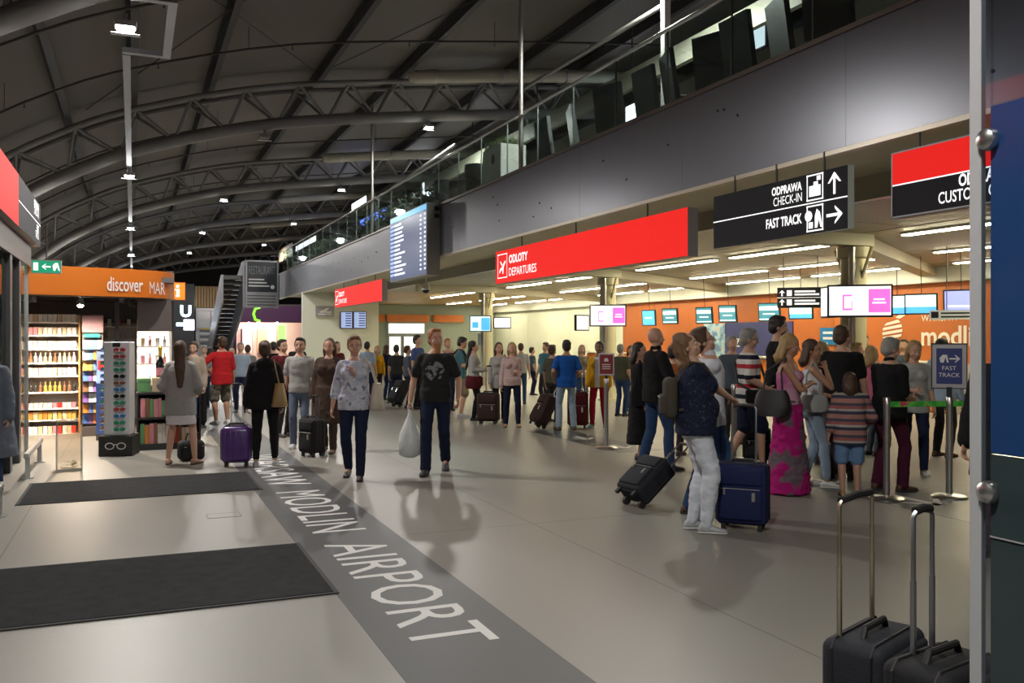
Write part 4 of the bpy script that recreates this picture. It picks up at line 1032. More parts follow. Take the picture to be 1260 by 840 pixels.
def glasses_mesh(nm, c):
    mb = MB()
    for s in (-1, 1):
        mb.prism([(s * .040 + .036 * math.cos(q), .028 * math.sin(q)) for q in [k * math.pi / 5 for k in range(10)]], 'y', -.004, .004)
        mb.box(*sorted((s * .072, s * .076)), 0, .05, .004, .012)
    mb.box(-.008, .008, -.004, .004, .004, .010)
    me = mb.mesh('sunglasses'); me.materials.append(mat('lens_' + nm, c, .12)); return me
GM = [(n, glasses_mesh(n, c)) for n, c in (('black', (.015, .015, .015)), ('green', (.03, .30, .18)), ('red', (.40, .06, .06)), ('blue', (.05, .20, .50)), ('brown', (.25, .12, .05)))]
for face in (0, 1):
    for r in range(13):
        nm, me = rnd.choice(GM)
        if face == 0: L_ = Vector((.055, -.215, .37 + r * .09)); rz = sg.rotation_euler.z
        else: L_ = Vector((-.225, .0, .37 + r * .09)); rz = sg.rotation_euler.z - math.pi / 2
        wl = Matrix.Translation(sg.location) @ Matrix.Rotation(sg.rotation_euler.z, 4, 'Z') @ L_
        o = link('sunglasses', me, None, wl, (0, 0, rz))
        tag(o, '%s sunglasses on the %s of the white sunglasses stand' % (nm, 'front' if face == 0 else 'side'), 'sunglasses', 'sunglasses on the stand')
pegm = [MB().box(-.055, .055, -.035, .035, -.003, .003).mesh('peg_shelf'), MB().box(-.035, .035, -.055, .055, -.003, .003).mesh('peg_shelf')]
for q in pegm: q.materials.append(mat('clear_peg', (.6, .62, .64), .3))
for r in range(13):
    z = .37 + r * .09 - .027
    link('peg_shelf', pegm[0], sg, (.055, -.192, z)); link('peg_shelf', pegm[1], sg, (-.207, 0, z))

# book table
bx0, bx1 = Xy(168, 14.05), Xy(246, 14.05); by = 14.05
bk = thing('book_table', 'black two-tier book table in front of the lit niche', 'table', ((bx0 + bx1) / 2, by, 0)); w = (bx1 - bx0) / 2
MB().box(-w, w, -.2, .25, 0, .09).build('plinth', M_BLACK, bk); MB().box(-w, w, .22, .25, .09, .80).build('back_panel', M_BLACK, bk)
for s in (-1, 1): MB().box(*sorted((s * w, s * (w - .025))), -.2, .22, .09, .80).build('side_panel', M_BLACK, bk)
MB().box(-w + .025, w - .025, -.2, .22, .44, .47).build('shelf_board', M_BLACK, bk); MB().box(-w, w, -.22, .25, .80, .83).build('table_top', M_BLACK, bk)
BC = ['red', 'white', 'blue', 'green', 'cream', 'purple', 'orange', 'brown', 'pink']
for z in (.0905, .4705):
    x = bx0 + .05; k = 0
    while x < bx1 - .07:
        c = rnd.choice(BC); th = rnd.uniform(.035, .075); hh = rnd.uniform(.22, .29)
        o = MB().box(0, th - .004, 0, .16, 0, hh)
        b = o.build('book', PM[c], None, loc=(x, by - .17, z))
        MB().box(.004, th - .008, .002, .155, hh, hh + .0015).build('page_block', M_SHELFW, b)
        tag(b, '%s book standing on the %s tier of the black book table' % (c, 'upper' if z > .3 else 'lower'), 'book', 'books on the black table'); x += th
for (dx, c, s, hh, lab) in ((.10, 'green', .09, .19, 'green gift box on the black book table'), (.32, 'cream', .11, .20, 'cream gift box on the black book table'), (.60, 'cream', .13, .14, 'low beige gift box on the black book table')):
    t = thing('gift_box', lab, 'box', (bx0 + dx, by + .02, .83)); MB().rbox(-s, s, -s, s, 0, hh, .006, 1).build('box', PM[c], t); MB().rbox(-s - .004, s + .004, -s - .004, s + .004, hh - .04, hh + .006, .004, 1).build('lid', PM[c], t); MB().box(-.012, .012, -s - .006, s + .006, hh + .006, hh + .008).build('ribbon', PM['gold'], t)
t = thing('champagne_bottle', 'black display bottle with golden neck and pink label on the book table', 'bottle', (bx0 + .32, by + .02, 1.038)); 
MB().lathe([(.055, 0), (.06, .01), (.06, .20), (.035, .27), (.022, .31)], 16).build('bottle_body', mat('dark_bottle_glass', (.01, .012, .012), .08), t, smooth=40)
MB().lathe([(.024, .30), (.024, .40), (.030, .405), (.030, .44), (.02, .45)], 16).build('gold_foil', mat('gold_foil', (.62, .45, .03), .35, .6), t, smooth=40); MB().lathe([(.0612, .03), (.0612, .14)], 16).build('pink_label', PM['pink'], t, smooth=40)
# blue dump bin
p = G(139, 543); p.z = 0; p.y = 15.6; p.x = Xy(133, 15.6)
t = thing('magazine_bin', 'tall blue cardboard display bin beside the sunglasses stand', 'display bin', (p.x, p.y, 0)); M_BB = mat('blue_card', (.05, .11, .36), .5)
MB().box(-.17, .17, -.12, .12, 0, .10).build('base', M_SHOPDK, t); MB().prism([(-.12, .1), (.12, .1), (.12, 1.1), (.0, 1.1), (-.12, .9)], 'x', -.17, .17).build('bin_body', M_BB, t); MB().box(-.17, .17, .08, .12, 1.1, 1.4).build('header_card', mat('header_card', (.25, .35, .6), .5), t)
for k in range(3): product('packet', ['red', 'white', 'blue'][k], (p.x - .1 + k * .1, p.y + .05, 1.1), 'in the tall blue display bin')
# clear acrylic collection box
p = G(85, 578)
t = thing('collection_box', 'clear acrylic collection box with notes at the bottom by the shop', 'box', (p.x, p.y, 0), .1)
MB().box(-.14, .14, -.13, .13, 0, .03).build('base', mat('acrylic_frost', (.6, .58, .52), .3), t)
M_ACR = glass('acrylic_sheet', (.95, .93, .90), .1, .03)
for a in ((-.14, .14, -.13, -.124), (-.14, .14, .124, .13), (-.14, -.134, -.124, .124), (.134, .14, -.124, .124)): MB().box(*a, .03, .60).build('acrylic_panel', M_ACR, t)
MB().box(-.14, .14, -.13, .13, .60, .61).build('lid', M_ACR, t)
for sx in (-.14, .134):
    for sy in (-.13, .124): MB().box(sx - .002, sx + .008, sy - .002, sy + .008, .03, .61).build('corner_edge', mat('acrylic_edge', (.55, .55, .53), .2), t)
for k in range(14):
    o = MB().box(-.035, .035, -.016, .016, 0, .003).build('banknote', mat('note_' + 'ab'[k % 2], ((.35, .38, .15), (.45, .40, .28))[k % 2], .8), None, loc=(p.x + rnd.uniform(-.07, .07), p.y + rnd.uniform(-.06, .06), .032 + k * .006), rot=(rnd.uniform(-.2, .2), rnd.uniform(-.2, .2), rnd.uniform(0, 3)))
    tag(o, 'crumpled banknote lying in the clear collection box', 'banknote', 'notes in the collection box')
# info flag sign
p0, p1 = onY(209, 347, 18.2), onY(228, 369, 18.2)
t = thing('information_sign', 'square orange information sign projecting from the shop side', 'sign', ((p0.x + p1.x) / 2, 18.2, p1.z)); w, H = (p1.x - p0.x) / 2, p0.z - p1.z
MB().box(-w, w, 0, .10, 0, H).build('housing', M_ORANGE, t)
rect_on(AX_MY, O0, -w + .01, w - .01, .01, H - .01, mat('lit_orange', (.7, .2, .02), .4, emit=.6, ecol=(1, .22, .01)), t, 'face_panel')
poly_on(AX_MY, O0, [[(-.035, .06), (.035, .06), (.035, H * .62), (-.05, H * .62), (-.05, H * .54), (-.02, H * .54), (-.02, .09), (-.035, .09)], [(-.028, H * .7), (.028, H * .7), (.028, H * .86), (-.028, H * .86)]], M_SIGNWHITE, t, 'letter_i', .004)
MB().box(-w - .03, -w, .03, .07, H * .3, H * .7).build('bracket', M_BLACK, t)

# ================================================================ FAR END OF THE HALL
# dark unit with a glowing letter and a screen
t = thing('dark_kiosk', 'dark shop unit with a glowing blue letter and white screen far down the hall', 'shop', (0, 60, 0))
x0, x1 = -.6, Xy(239, 60)
MB().box(x0, x1, 0, 4, 0, 5.0).build('body', mat('black_kiosk', (.015, .016, .02), .5), t)
M_GLOWB = mat('glowing_blue_letters', (.5, .7, 1), .4, emit=4, ecol=(.55, .75, 1))
text('U', M_GLOWB, (Xy(222, 59.9), -.03, onY(222, 390, 60).z), AX_MY, h=.75, parent=t, bold=.03)
rect_on(AX_MY, (0, -.02, 0), Xy(226, 60), Xy(239, 60), onY(230, 406, 60).z, onY(230, 393, 60).z, mat('far_white_screen', (.9, .9, 1), .3, emit=2.5, ecol=(.95, .93, 1)), t, 'screen')
rect_on(AX_MY, (0, -.02, 0), Xy(217, 60), Xy(226, 60), onY(230, 401, 60).z, onY(230, 397, 60).z, M_GLOWB, t, 'lower_letters')
# wood clad volume
t = thing('wood_clad_block', 'timber slatted block high up at the far end of the hall', 'building part', (0, 72, 0)); x0, x1 = Xy(240, 72), Xy(282, 72)
for k in range(12):
    a = x0 + (x1 - x0) * k / 12; MB().box(a + .03, a + (x1 - x0) / 12 - .03, 0, .12, onY(250, 378, 72).z, onY(250, 352, 72).z).build('timber_slat', mat('far_timber', (.33, .21, .08), .6, var=.2), t)
MB().box(x0, x1, .12, 2, 0, onY(250, 352, 72).z).build('body', M_SHOPDK, t)
# light grey lift shaft
LY = 61.0; x0, x1 = Xy(241, LY), Xy(279, LY); zt = onY(260, 379, LY).z
t = thing('lift_shaft', 'pale grey panelled lift shaft with a yellow line beside the stairs', 'lift', ((x0 + x1) / 2, LY, 0)); w = (x1 - x0) / 2; M_LIFT = mat('pale_lift_panel', (.40, .41, .43), .4, .3)
MB().box(-w, w, .06, 3, 0, zt).build('core', M_GREYPAINT, t)
for a, b in ((-w, -w * .05), (-w * .02, w)):
    MB().box(a + .02, b - .02, 0, .06, onY(260, 404, LY).z + .03, zt - .2).build('panel', M_LIFT, t)
MB().box(-w, w, -.02, .06, zt - .18, zt).build('top_rail', M_LIFT, t); MB().box(-w + .25, w - .2, -.03, .06, onY(260, 404, LY).z - .06, onY(260, 404, LY).z).build('yellow_line', mat('yellow_line', (.6, .45, .02), .5), t)
for k in range(5): MB().box(-w + .25, w - .2, -.02, .06, 2.0 - k * .2, 2.13 - k * .2).build('louvre', mat('dark_louvre', (.09, .09, .1), .5) if k % 2 == 0 else M_LIFT, t)
for s in (-w, w - .2): MB().box(s, s + .2, -.02, .06, 0, 1.98).build('jamb', M_LIFT, t)
# stair flank with sloped parapet
t = thing('staircase', 'grey clad staircase rising to the upper floor near the lift', 'stairs', (5.0, 46, 0)); M_FL = mat('stair_cladding', (.25, .25, .27), .35, .5)
MB().prism([(0, 3.1), (0, 5.4), (.6, 5.4), (11, 2.6), (13, 2.1), (13, 0), (9.5, 0)], 'x', 0, .10).build('flank_panel', M_FL, t)
for k in range(20): MB().box(-.90, -.02, .2 + k * .55, .2 + (k + 1) * .55, 4.5 - k * .225, 4.7 - k * .225).build('step', M_DKSTEEL, t)
MB().prism([(0, 3.3), (0, 4.7), (.6, 4.7), (12, .1), (12, 0), (9.5, 0)], 'x', -1.0, -.92).build('flank_panel', M_FL, t)
# board on the landing
t = thing('restaurant_board', 'dark restaurant board with pale lettering above the stairs', 'sign', (5.12, 45.9, 3.1)); H, w = 2.36, 1.6
MB().box(0, w, 0, .10, 0, H).build('housing', M_FL, t); rect_on(AX_MY, O0, .08, w - .08, H * .33, H - .08, mat('board_navy', (.012, .016, .025), .3), t, 'face_panel')
text('RESTAURANT', mat('board_letters', (.12, .13, .14), .5), (.14, 0, H * .70), AX_MY, w=w - .3, h=.42, parent=t, ext=.004)
for k in range(3): rect_on(AX_MY, O0, .14, .9 + .12 * k, H * .58 - k * .16, H * .60 - k * .16 + .02, mat('board_text', (.5, .5, .5), .5), t, 'text_row', .004)
poly_on(AX_MY, O0, [[(1.3 + .1 * math.cos(k * math.pi / 6), H * .44 + .1 * math.sin(k * math.pi / 6)) for k in range(12)]], MATS['board_text'], t, 'emblem', .004)
for k in range(4): MB().box(.08, w - .15, -.005, 0, .12 + k * .15, .16 + k * .15).build('louvre', M_BLACK, t)
# purple shop
Y = 58.0; x0, x1 = Xy(288, Y), Xy(384, Y)
t = thing('purple_shop', 'purple fronted shop with bright interior beyond the stairs', 'shop', (0, Y, 0)); z1, z0 = onY(330, 376, Y).z, onY(330, 396, Y).z
MB().box(x0, x1, 0, .25, z0, z1).build('purple_fascia', mat('purple_fascia', (.085, .02, .085), .5), t)
MB().box(x0, x1, 2.5, 2.6, 0, z0).build('lit_interior', mat('pink_shop_interior', (.75, .56, .48), .6), t)
for a in (x0, x1 - .15): MB().box(a, a + .15, 0, 2.5, 0, z0).build('side_pier', MATS['purple_fascia'], t)
MB().box(x0, x1, 0, 2.6, z1, z1 + .1).build('roof', M_SHOPDK, t)
pts = [onY(320, 378, Y - .05), onY(314, 380, Y - .05), onY(312, 386, Y - .05), onY(314, 393, Y - .05), onY(320, 395, Y - .05)]
mb = MB(); mb.tube([(p.x, -.06, p.z) for p in pts], .09, 6); mb.build('green_swirl', mat('lime_neon', (.2, .6, .03), .4, emit=.8, ecol=(.25, .85, .05)), t, smooth=True)
for k, px in enumerate((303, 322, 334)): MB().box(Xy(px, Y), Xy(px + 12, Y), 2.1, 2.4, .6, 2.2).build('product_wall', mat('peach_' + str(k), [(.7, .6, .6), (.6, .35, .22), (.7, .62, .5)][k], .6), t)
rect_on(AX_MY, (0, .3, 0), Xy(343, Y), Xy(352, Y), onY(347, 419, Y).z, onY(347, 400, Y).z, mat('lime_screen', (.2, .8, .1), .4, emit=1.4, ecol=(.25, .9, .12)), t, 'green_screen')
for px in (306, 318, 341):
    q = onY(px, 397, Y + .8); dl = MB().lathe([(.05, 0), (.07, .03), (.07, .08)], 10, (q.x, .8, z0 - .1)).build('ceiling_spot', mat('lit_pink_spot', (1, 1, 1), .4, emit=14, ecol=(1, .8, .74)), t)
    ld = bpy.data.lights.new('ceiling_spot_lamp', 'POINT'); ld.energy = 90; ld.shadow_soft_size = .07; ld.color = (1, .78, .68); lo = bpy.data.objects.new('ceiling_spot_lamp', ld); COL.objects.link(lo); lo.parent = t; lo.location = (q.x, .8, z0 - .22)

# ================================================================ UPPER FLOOR FURNITURE
M_CHAIR = mat('black_leatherette', (.085, .088, .094), .5, var=.2)
def lounge_chair(x, y, rz, label, z=4.70):
    t = thing('lounge_chair', label, 'chair', (x, y, z), rz, 'chairs on the upper floor')
    MB().rbox(-.27, .27, -.27, .25, .36, .47, .03, 2).build('seat', M_CHAIR, t)
    MB().prism([(.19, .40), (.27, .40), (.37, 1.14), (.30, 1.15)], 'x', -.30, .30).build('backrest', M_CHAIR, t)
    for a in (-.24, .21):
        for b in (-.24, .21): MB().box(a, a + .03, b, b + .03, 0, .37).build('leg', M_STEEL, t)
for i, px in enumerate((690, 722, 768, 812, 852, 890, 935, 985, 1040)):
    lounge_chair(7.62 + .10 * (i % 2), Yx(px, 7.7), [1.57, 1.25, 1.9][i % 3], 'black high-backed chair behind the glass balustrade')
for i, px in enumerate((700, 790, 870, 960)):
    t = thing('cafe_table', 'dark square cafe table behind the glass balustrade', 'table', (8.7, Yx(px, 8.7), 4.70), 0, 'cafe tables upstairs')
    MB().rbox(-.4, .4, -.4, .4, .72, .75, .008, 1).build('table_top', M_CHAIR, t); MB().lathe([(.22, 0), (.22, .02), (.04, .03), (.04, .72)], 14).build('pedestal', M_STEEL, t, smooth=40)
# round backed bar chairs
for px in (548, 587):
    t = thing('tub_chair', 'round-backed black tub chair beside the white planter upstairs', 'chair', (7.55, Yx(px, 7.55), 4.70), math.pi / 2, 'tub chairs upstairs')
    MB().lathe([(.24, .40), (.27, .42), (.27, .50), (.22, .52)], 18).build('seat', M_CHAIR, t, smooth=40)
    mb = MB(); n = 12; vs = []
    for r, z in ((.27, .52), (.30, .75), (.30, 1.02), (.26, 1.02), (.26, .75), (.23, .52)):
        for k in range(n + 1): a = math.pi * (.0 + k / n); vs.append((r * math.cos(a), r * math.sin(a), z))
    fs = [(j * (n + 1) + k, j * (n + 1) + k + 1, ((j + 1) % 6) * (n + 1) + k + 1, ((j + 1) % 6) * (n + 1) + k) for j in range(6) for k in range(n)]
    fs += [tuple(j * (n + 1) for j in range(6)), tuple(j * (n + 1) + n for j in range(5, -1, -1))]
    mb.add(vs, fs).build('backrest', M_CHAIR, t, smooth=40)
    MB().lathe([(.20, 0), (.20, .02), (.03, .03), (.03, .40)], 14).build('pedestal', M_STEEL, t)
# white planter with grass
M_GRASS = mat('planter_grass', (.09, .13, .03), .7, var=.4, vscale=30)
y = Yx(620, 7.6)
t = thing('white_planter', 'white box planter with a dark red emblem and clipped grass', 'planter', (7.6, y, 4.70))
MB().rbox(-.30, .30, -.55, .55, 0, 1.12, .01, 1).build('planter_box', mat('white_planter', (.80, .80, .74), .4), t)
mb = MB(); mb.prism([(.10 * math.cos(k * math.pi / 8), .84 + .11 * math.sin(k * math.pi / 8)) for k in range(16)], 'x', -.306, -.300); 
mb.build('red_emblem', mat('maroon_emblem', (.16, .03, .03), .5), t).location.y = -.1
def grass(x0, x1, y0, y1, z, n, h, seed, wd=.006):
    r = random.Random(seed); mb = MB()
    for k in range(n):
        a, b = r.uniform(x0, x1), r.uniform(y0, y1); th = r.uniform(0, 6.28); hh = h * r.uniform(.6, 1.1); dx, dy = math.cos(th) * wd, math.sin(th) * wd; lx, ly = r.uniform(-.06, .06), r.uniform(-.06, .06)
        mb.add([(a - dx, b - dy, z), (a + dx, b + dy, z), (a + lx, b + ly, z + hh)], [(0, 1, 2)])
    return mb
tag(grass(-.28, .28, -.53, .53, 1.11, 900, .26, 2).build('grass', M_GRASS, t), kind='stuff')
# hedge planters along the far balustrade
M_LEAF = mat('hedge_leaves', (.07, .10, .06), .6, var=.5, vscale=20)
def leaves_ball(mb, c, r, n, rd, s=.05):
    for k in range(n):
        d = Vector((rd.gauss(0, 1), rd.gauss(0, 1), rd.gauss(0, 1))).normalized() * r * (.6 + .4 * rd.random()); p = Vector(c) + d
        u = Vector((rd.gauss(0, 1), rd.gauss(0, 1), rd.gauss(0, 1))).normalized() * s; v = d.cross(u).normalized() * s * .5
        mb.add([p - u, p + v, p + u, p - v], [(0, 1, 2, 3)])
hy = [Yx(536, 7.5) + .9 + k * 2.05 for k in range(13)]
for k, y in enumerate(hy):
    if y > 46.5: break
    t = thing('hedge_planter', 'dark trough planter with a leafy hedge along the glass balustrade', 'planter', (7.55, y, 4.70), 0, 'hedge planters upstairs')
    MB().rbox(-.2, .2, -.85, .85, 0, .5, .01, 1).build('trough', M_BLACK, t)
    mb = MB(); rd = random.Random(k)
    for j in range(7): leaves_ball(mb, (rd.uniform(-.06, .06), -.72 + j * .24, .68 + rd.uniform(-.05, .22)), .27, 60, rd, .07)
    tag(mb.build('foliage', M_LEAF, t), kind='stuff')
# beige bar fronts, lit signs, and glowing patches standing in for reflections and lamps
M_BARBEIGE = mat('beige_bar_panel', (.55, .43, .26), .5); M_COLDLIT = mat('cold_lit_panel', (.8, .85, 1), .5, emit=3.0, ecol=(.85, .92, 1)); M_BLUELIT = mat('blue_lit_panel', (.1, .15, .8), .5, emit=2.0, ecol=(.12, .2, 1))
for (pxl, pxr, pyt, pyb, X, m, lab) in ((500, 520, 238, 268, 14.0, M_BARBEIGE, 'beige bar front on the upper floor'), (520, 545, 212, 236, 13.0, M_COLDLIT, 'bright white glowing patch for lamps and windows on the upper floor'), (440, 462, 240, 252, 12.0, M_BARBEIGE, 'wooden canopy on the far upper floor'), (443, 475, 255, 268, 11.0, M_BLUELIT, 'blue lit bar panel on the far upper floor'), (433, 450, 241, 248, 11.0, M_COLDLIT, 'white lit sign above the far upstairs bar'), (364, 388, 290, 296, 9.5, M_COLDLIT, 'small white lit sign near the end of the upper floor'), (343, 360, 298, 314, 9.5, M_BARBEIGE, 'beige wall panel near the end of the upper floor'), (596, 616, 196, 226, 13.6, M_COLDLIT, 'white lit counter behind the planter upstairs'), (770, 800, 118, 142, 14.2, M_COLDLIT, 'pale glowing patch for reflected lights behind the upstairs cafe tables'), (880, 940, 8, 55, 14.2, mat('pale_glow_patch', (.6, .65, .68), .5, emit=.7, ecol=(.8, .9, 1)), 'pale glowing patch for lit windows and reflections high behind the upstairs cafe')):
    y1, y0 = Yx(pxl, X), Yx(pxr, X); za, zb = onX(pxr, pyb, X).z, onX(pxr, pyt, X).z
    t = thing('bar_panel' if m is M_BARBEIGE else 'lit_panel', lab, 'panel', (X, y0, za))
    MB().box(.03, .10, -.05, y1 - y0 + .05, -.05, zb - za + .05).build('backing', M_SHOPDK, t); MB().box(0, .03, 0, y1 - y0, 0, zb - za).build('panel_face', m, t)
bh = thing('restaurant_bulkhead', 'long beige bulkhead beam hung above the upper floor tables', 'beam', (10.0, -4, 7.05))
MB().box(0, .12, 0, 36, 0, .42).build('face_board', mat('beige_bulkhead', (.40, .38, .30), .6), bh)
for yy in range(1, 36, 5): MB().tube([(.06, yy, .42), (.06, yy, 1.5)], .02, 6).build('hanger_rod', M_PIPE, bh)
yq = Yx(819, 8.4)
o = MB().box(8.34, 8.46, yq - .06, yq + .06, 4.70, 9.4).build('slim_post', M_WHITE); tag(o, 'slim white square post between the upstairs cafe chairs', 'post')
# ================================================================ LUGGAGE
M_CHROME = mat('chrome_bar', (.6, .6, .6), .22, 1.0); M_GUN = mat('gunmetal_bar', (.28, .29, .31), .3, .9); M_BRASSY = mat('champagne_bar', (.52, .47, .36), .25, .95)
M_TYRE = mat('wheel_rubber', (.02, .02, .02), .6)
def suitcase(label, p, heading, w, d, h, m, handle=.45, tilt=0, bar=None, style='soft', hw=None, z0=.055, r=.04):
    """stands at p, front face looks along heading; tilt leans it back about its wheels"""
    bar = bar or M_CHROME
    t = thing('suitcase', label, 'suitcase', (p.x, p.y, 0))
    t.rotation_mode = 'XYZ'
    # local: front = -Y ; handle bars near +Y side ; wheels at the +Y bottom edge
    yaw = -math.radians(heading) + math.pi
    yb = d / 2 - .03
    R = Matrix.Translation(Vector((p.x, p.y, 0))) @ Matrix.Rotation(yaw, 4, 'Z') @ Matrix.Translation(Vector((0, yb, .04))) @ Matrix.Rotation(math.radians(-tilt), 4, 'X') @ Matrix.Translation(Vector((0, -yb, -.04)))
    t.matrix_world = R
    body = MB().rbox(-w / 2, w / 2, -d / 2, d / 2, z0, z0 + h, r, 4).build('body', m, t, smooth=30)
    e = MB()
    for yy in (-d / 2 + .045, d / 2 - .05):
        k = w / 2 + .003; zz0, zz1 = z0 - .003, z0 + h + .003; q = r * .8
        pts = [(-k + q, yy, zz0), (k - q, yy, zz0), (k, yy, zz0 + q), (k, yy, zz1 - q), (k - q, yy, zz1), (-k + q, yy, zz1), (-k, yy, zz1 - q), (-k, yy, zz0 + q), (-k + q, yy, zz0)]
        e.tube(pts, .005, 5, False)
    e.build('piping', M_BLACK, body)
    if style == 'soft':
        pk = MB().rbox(-w / 2 + .035, w / 2 - .035, -d / 2 - .022, -d / 2 + .02, z0 + .04, z0 + h * .62, .018, 3).build('front_pocket', m, t, smooth=30)
        MB().tube([(-w / 2 + .05, -d / 2 - .024, z0 + h * .60), (w / 2 - .05, -d / 2 - .024, z0 + h * .60)], .004, 5).build('zip', M_STEEL, pk)
        MB().rbox(-w / 2 + .035, w / 2 - .035, -d / 2 - .016, -d / 2 + .02, z0 + h * .66, z0 + h * .93, .014, 3).build('front_pocket', m, t, smooth=30)
        MB().box(-w / 2 + .07, -w / 2 + .085, -d / 2 - .032, -d / 2 - .024, z0 + h * .50, z0 + h * .60).build('zip_puller', M_STEEL, t)
        MB().rbox(w / 2 - .12, w / 2 - .09, -d / 2 - .027, -d / 2 - .020, z0 + h * .40, z0 + h * .55, .003, 1).build('badge', M_STEEL, t)
    else:
        for k in range(5):
            x = -w * .36 + k * w * .18
            MB().rbox(x - .012, x + .012, -d / 2 - .008, -d / 2 + .01, z0 + .06, z0 + h - .06, .006, 2).build('rib', m, t, smooth=30)
    hwid = hw or w * .42
    tp = z0 + h + handle
    for s in (-1, 1):
        MB().tube([(s * hwid / 2, yb - .02, z0 + h - .02), (s * hwid / 2, yb - .02, z0 + h + handle * .52)], .0105, 8).build('handle_bar', bar, t, smooth=40)
        MB().tube([(s * hwid / 2, yb - .02, z0 + h + handle * .5), (s * hwid / 2, yb - .02, tp - .02), (s * (hwid / 2 - .02), yb - .02, tp)], .0085, 8).build('handle_bar', bar, t, smooth=40)
    MB().tube([(-hwid / 2 + .012, yb - .02, tp), (0, yb - .02, tp + .006), (hwid / 2 - .012, yb - .02, tp)], .015, 8).build('grip', M_BLACK, t, smooth=40)
    MB().tube([(-.10, .0, z0 + h - .004), (-.085, .0, z0 + h + .030), (.085, .0, z0 + h + .030), (.10, .0, z0 + h - .004)], .013, 8).build('carry_handle', M_BLACK, t, smooth=40)
    for s in (-1, 1):
        MB().tube([(s * (w / 2 - .06) - .016, yb - .0, .04), (s * (w / 2 - .06) + .016, yb, .04)], .04, 12).build('wheel', M_TYRE, t, smooth=40)
        MB().box(s * (w / 2 - .06) - .025, s * (w / 2 - .06) + .025, yb - .04, yb + .02, .045, z0 + .03).build('wheel_housing', M_BLACK, t)
        MB().box(s * (w / 2 - .06) - .018, s * (w / 2 - .06) + .018, -d / 2 + .03, -d / 2 + .06, .0, z0 + .01).build('foot', M_BLACK, t)
    return t, R
F_NAVY = fabric('navy_luggage', (.012, .017, .070), rough=.7); F_BLACK = fabric('black_luggage', (.016, .016, .018), rough=.75); F_CHAR = fabric('charcoal_luggage', (.022, .024, .031), rough=.75)
F_BROWN = fabric('brown_luggage', (.040, .022, .018), rough=.7); F_BURG = fabric('burgundy_luggage', (.10, .012, .02), rough=.7); F_PURP = mat('purple_shell', (.085, .03, .19), .3, var=.05, coat=.2)
# foreground pair behind the glass edge
pA = pt(1076, 800, 3.36); pA.z = 0; sA = suitcase('charcoal soft suitcase with a tall champagne coloured handle in the foreground', pA, 158, .41, .24, .46, F_CHAR, handle=.50, bar=M_BRASSY, hw=.285)
pB = pt(1160, 800, 2.98); pB.z = 0; sB = suitcase('black soft suitcase with a narrow gunmetal handle beside the glass partition', pB, 168, .36, .24, .50, F_BLACK, handle=.48, bar=M_GUN, hw=.115)
# held navy case
pN = G(914, 650); sN = suitcase('navy blue upright suitcase held by the person in white jeans', pN, camhead(pN) + 8, .42, .24, .50, F_NAVY, handle=.48, hw=.20, bar=M_GUN)
# black carry-on leaning on its wheels
pK = G(772, 624); sK = suitcase('black carry-on leaning over on its wheels behind the navy top', pK, 293 - 30, .36, .22, .46, F_CHAR, handle=.34, tilt=52, bar=M_CHROME, hw=.15)
pP = G(291, 573); sP = suitcase('glossy purple hard suitcase beside the black jacket', pP, camhead(pP) + 6, .36, .22, .45, F_PURP, handle=.52, style='hard', hw=.14, bar=M_WHITE, r=.06)
pQ = G(384, 561); suitcase('tall black suitcase next to the brown coat', pQ, camhead(pQ) + 50, .34, .22, .46, F_BLACK, handle=.30, bar=M_GUN)
pQ = G(601, 521); suitcase('brown upright suitcase by the person in the floral blouse', pQ, camhead(pQ) + 12, .40, .24, .52, F_BROWN, handle=.50, hw=.12, bar=M_GUN)
pQ = G(660, 527); suitcase('brown suitcase tilted toward the person in the blue shirt', pQ, 293 - 20, .38, .24, .54, F_BROWN, handle=.30, tilt=28, bar=M_GUN)
pQ = G(711, 526); suitcase('burgundy upright suitcase behind the person in the blue shirt', pQ, camhead(pQ), .36, .22, .58, F_BURG, handle=.35, bar=M_CHROME)
pQ = G(484, 501); suitcase('black suitcase tilted beside the dark queue group', pQ, 250, .36, .24, .56, F_BLACK, handle=.30, tilt=30, bar=M_GUN)
pQ = G(244, 524); suitcase('dark trolley case behind the person in the grey sweater', pQ, camhead(pQ) + 20, .26, .22, .58, F_BLACK, handle=.35, bar=M_GUN)
pQ = G(931, 569); suitcase('black suitcase on the floor between the striped shirt and the magenta dress', pQ, camhead(pQ), .34, .22, .40, F_BLACK, handle=.10, bar=M_GUN)
# bag on the floor by the girl
pb_ = G(235, 566)
t = thing('duffel_bag', 'slumped black bag on the floor by the person in the white skirt', 'bag', (pb_.x, pb_.y, 0), .3)
MB().rbox(-.16, .16, -.12, .12, .0, .27, .07, 4).build('bag_body', F_BLACK, t, smooth=40); MB().tube([(-.09, -.04, .25), (-.07, -.06, .36), (.07, -.06, .36), (.09, -.04, .25)], .012, 6).build('bag_handle', M_BLACK, t, smooth=True); MB().tube([(-.13, -.115, .19), (.13, -.115, .19)], .005, 5).build('zip', M_STEEL, t)

# small hatch let into the floor beside the stripe
q0, q1 = G(258, 640), G(292, 628)
hx = thing('floor_hatch', 'small rectangular floor hatch between the two entrance mats', 'hatch', ((q0.x + q1.x) / 2, (q0.y + q1.y) / 2, 0))
MB().box(-.14, .14, -.10, .10, .0005, .0015).build('hatch_lid', mat('hatch_lid', (.235, .224, .20), .45), hx)
for a_ in ((-.145, .145, -.105, -.10), (-.145, .145, .10, .105), (-.145, -.14, -.10, .10), (.14, .145, -.10, .10)): MB().box(*a_, .0005, .002).build('hatch_frame', M_STRIPE, hx)
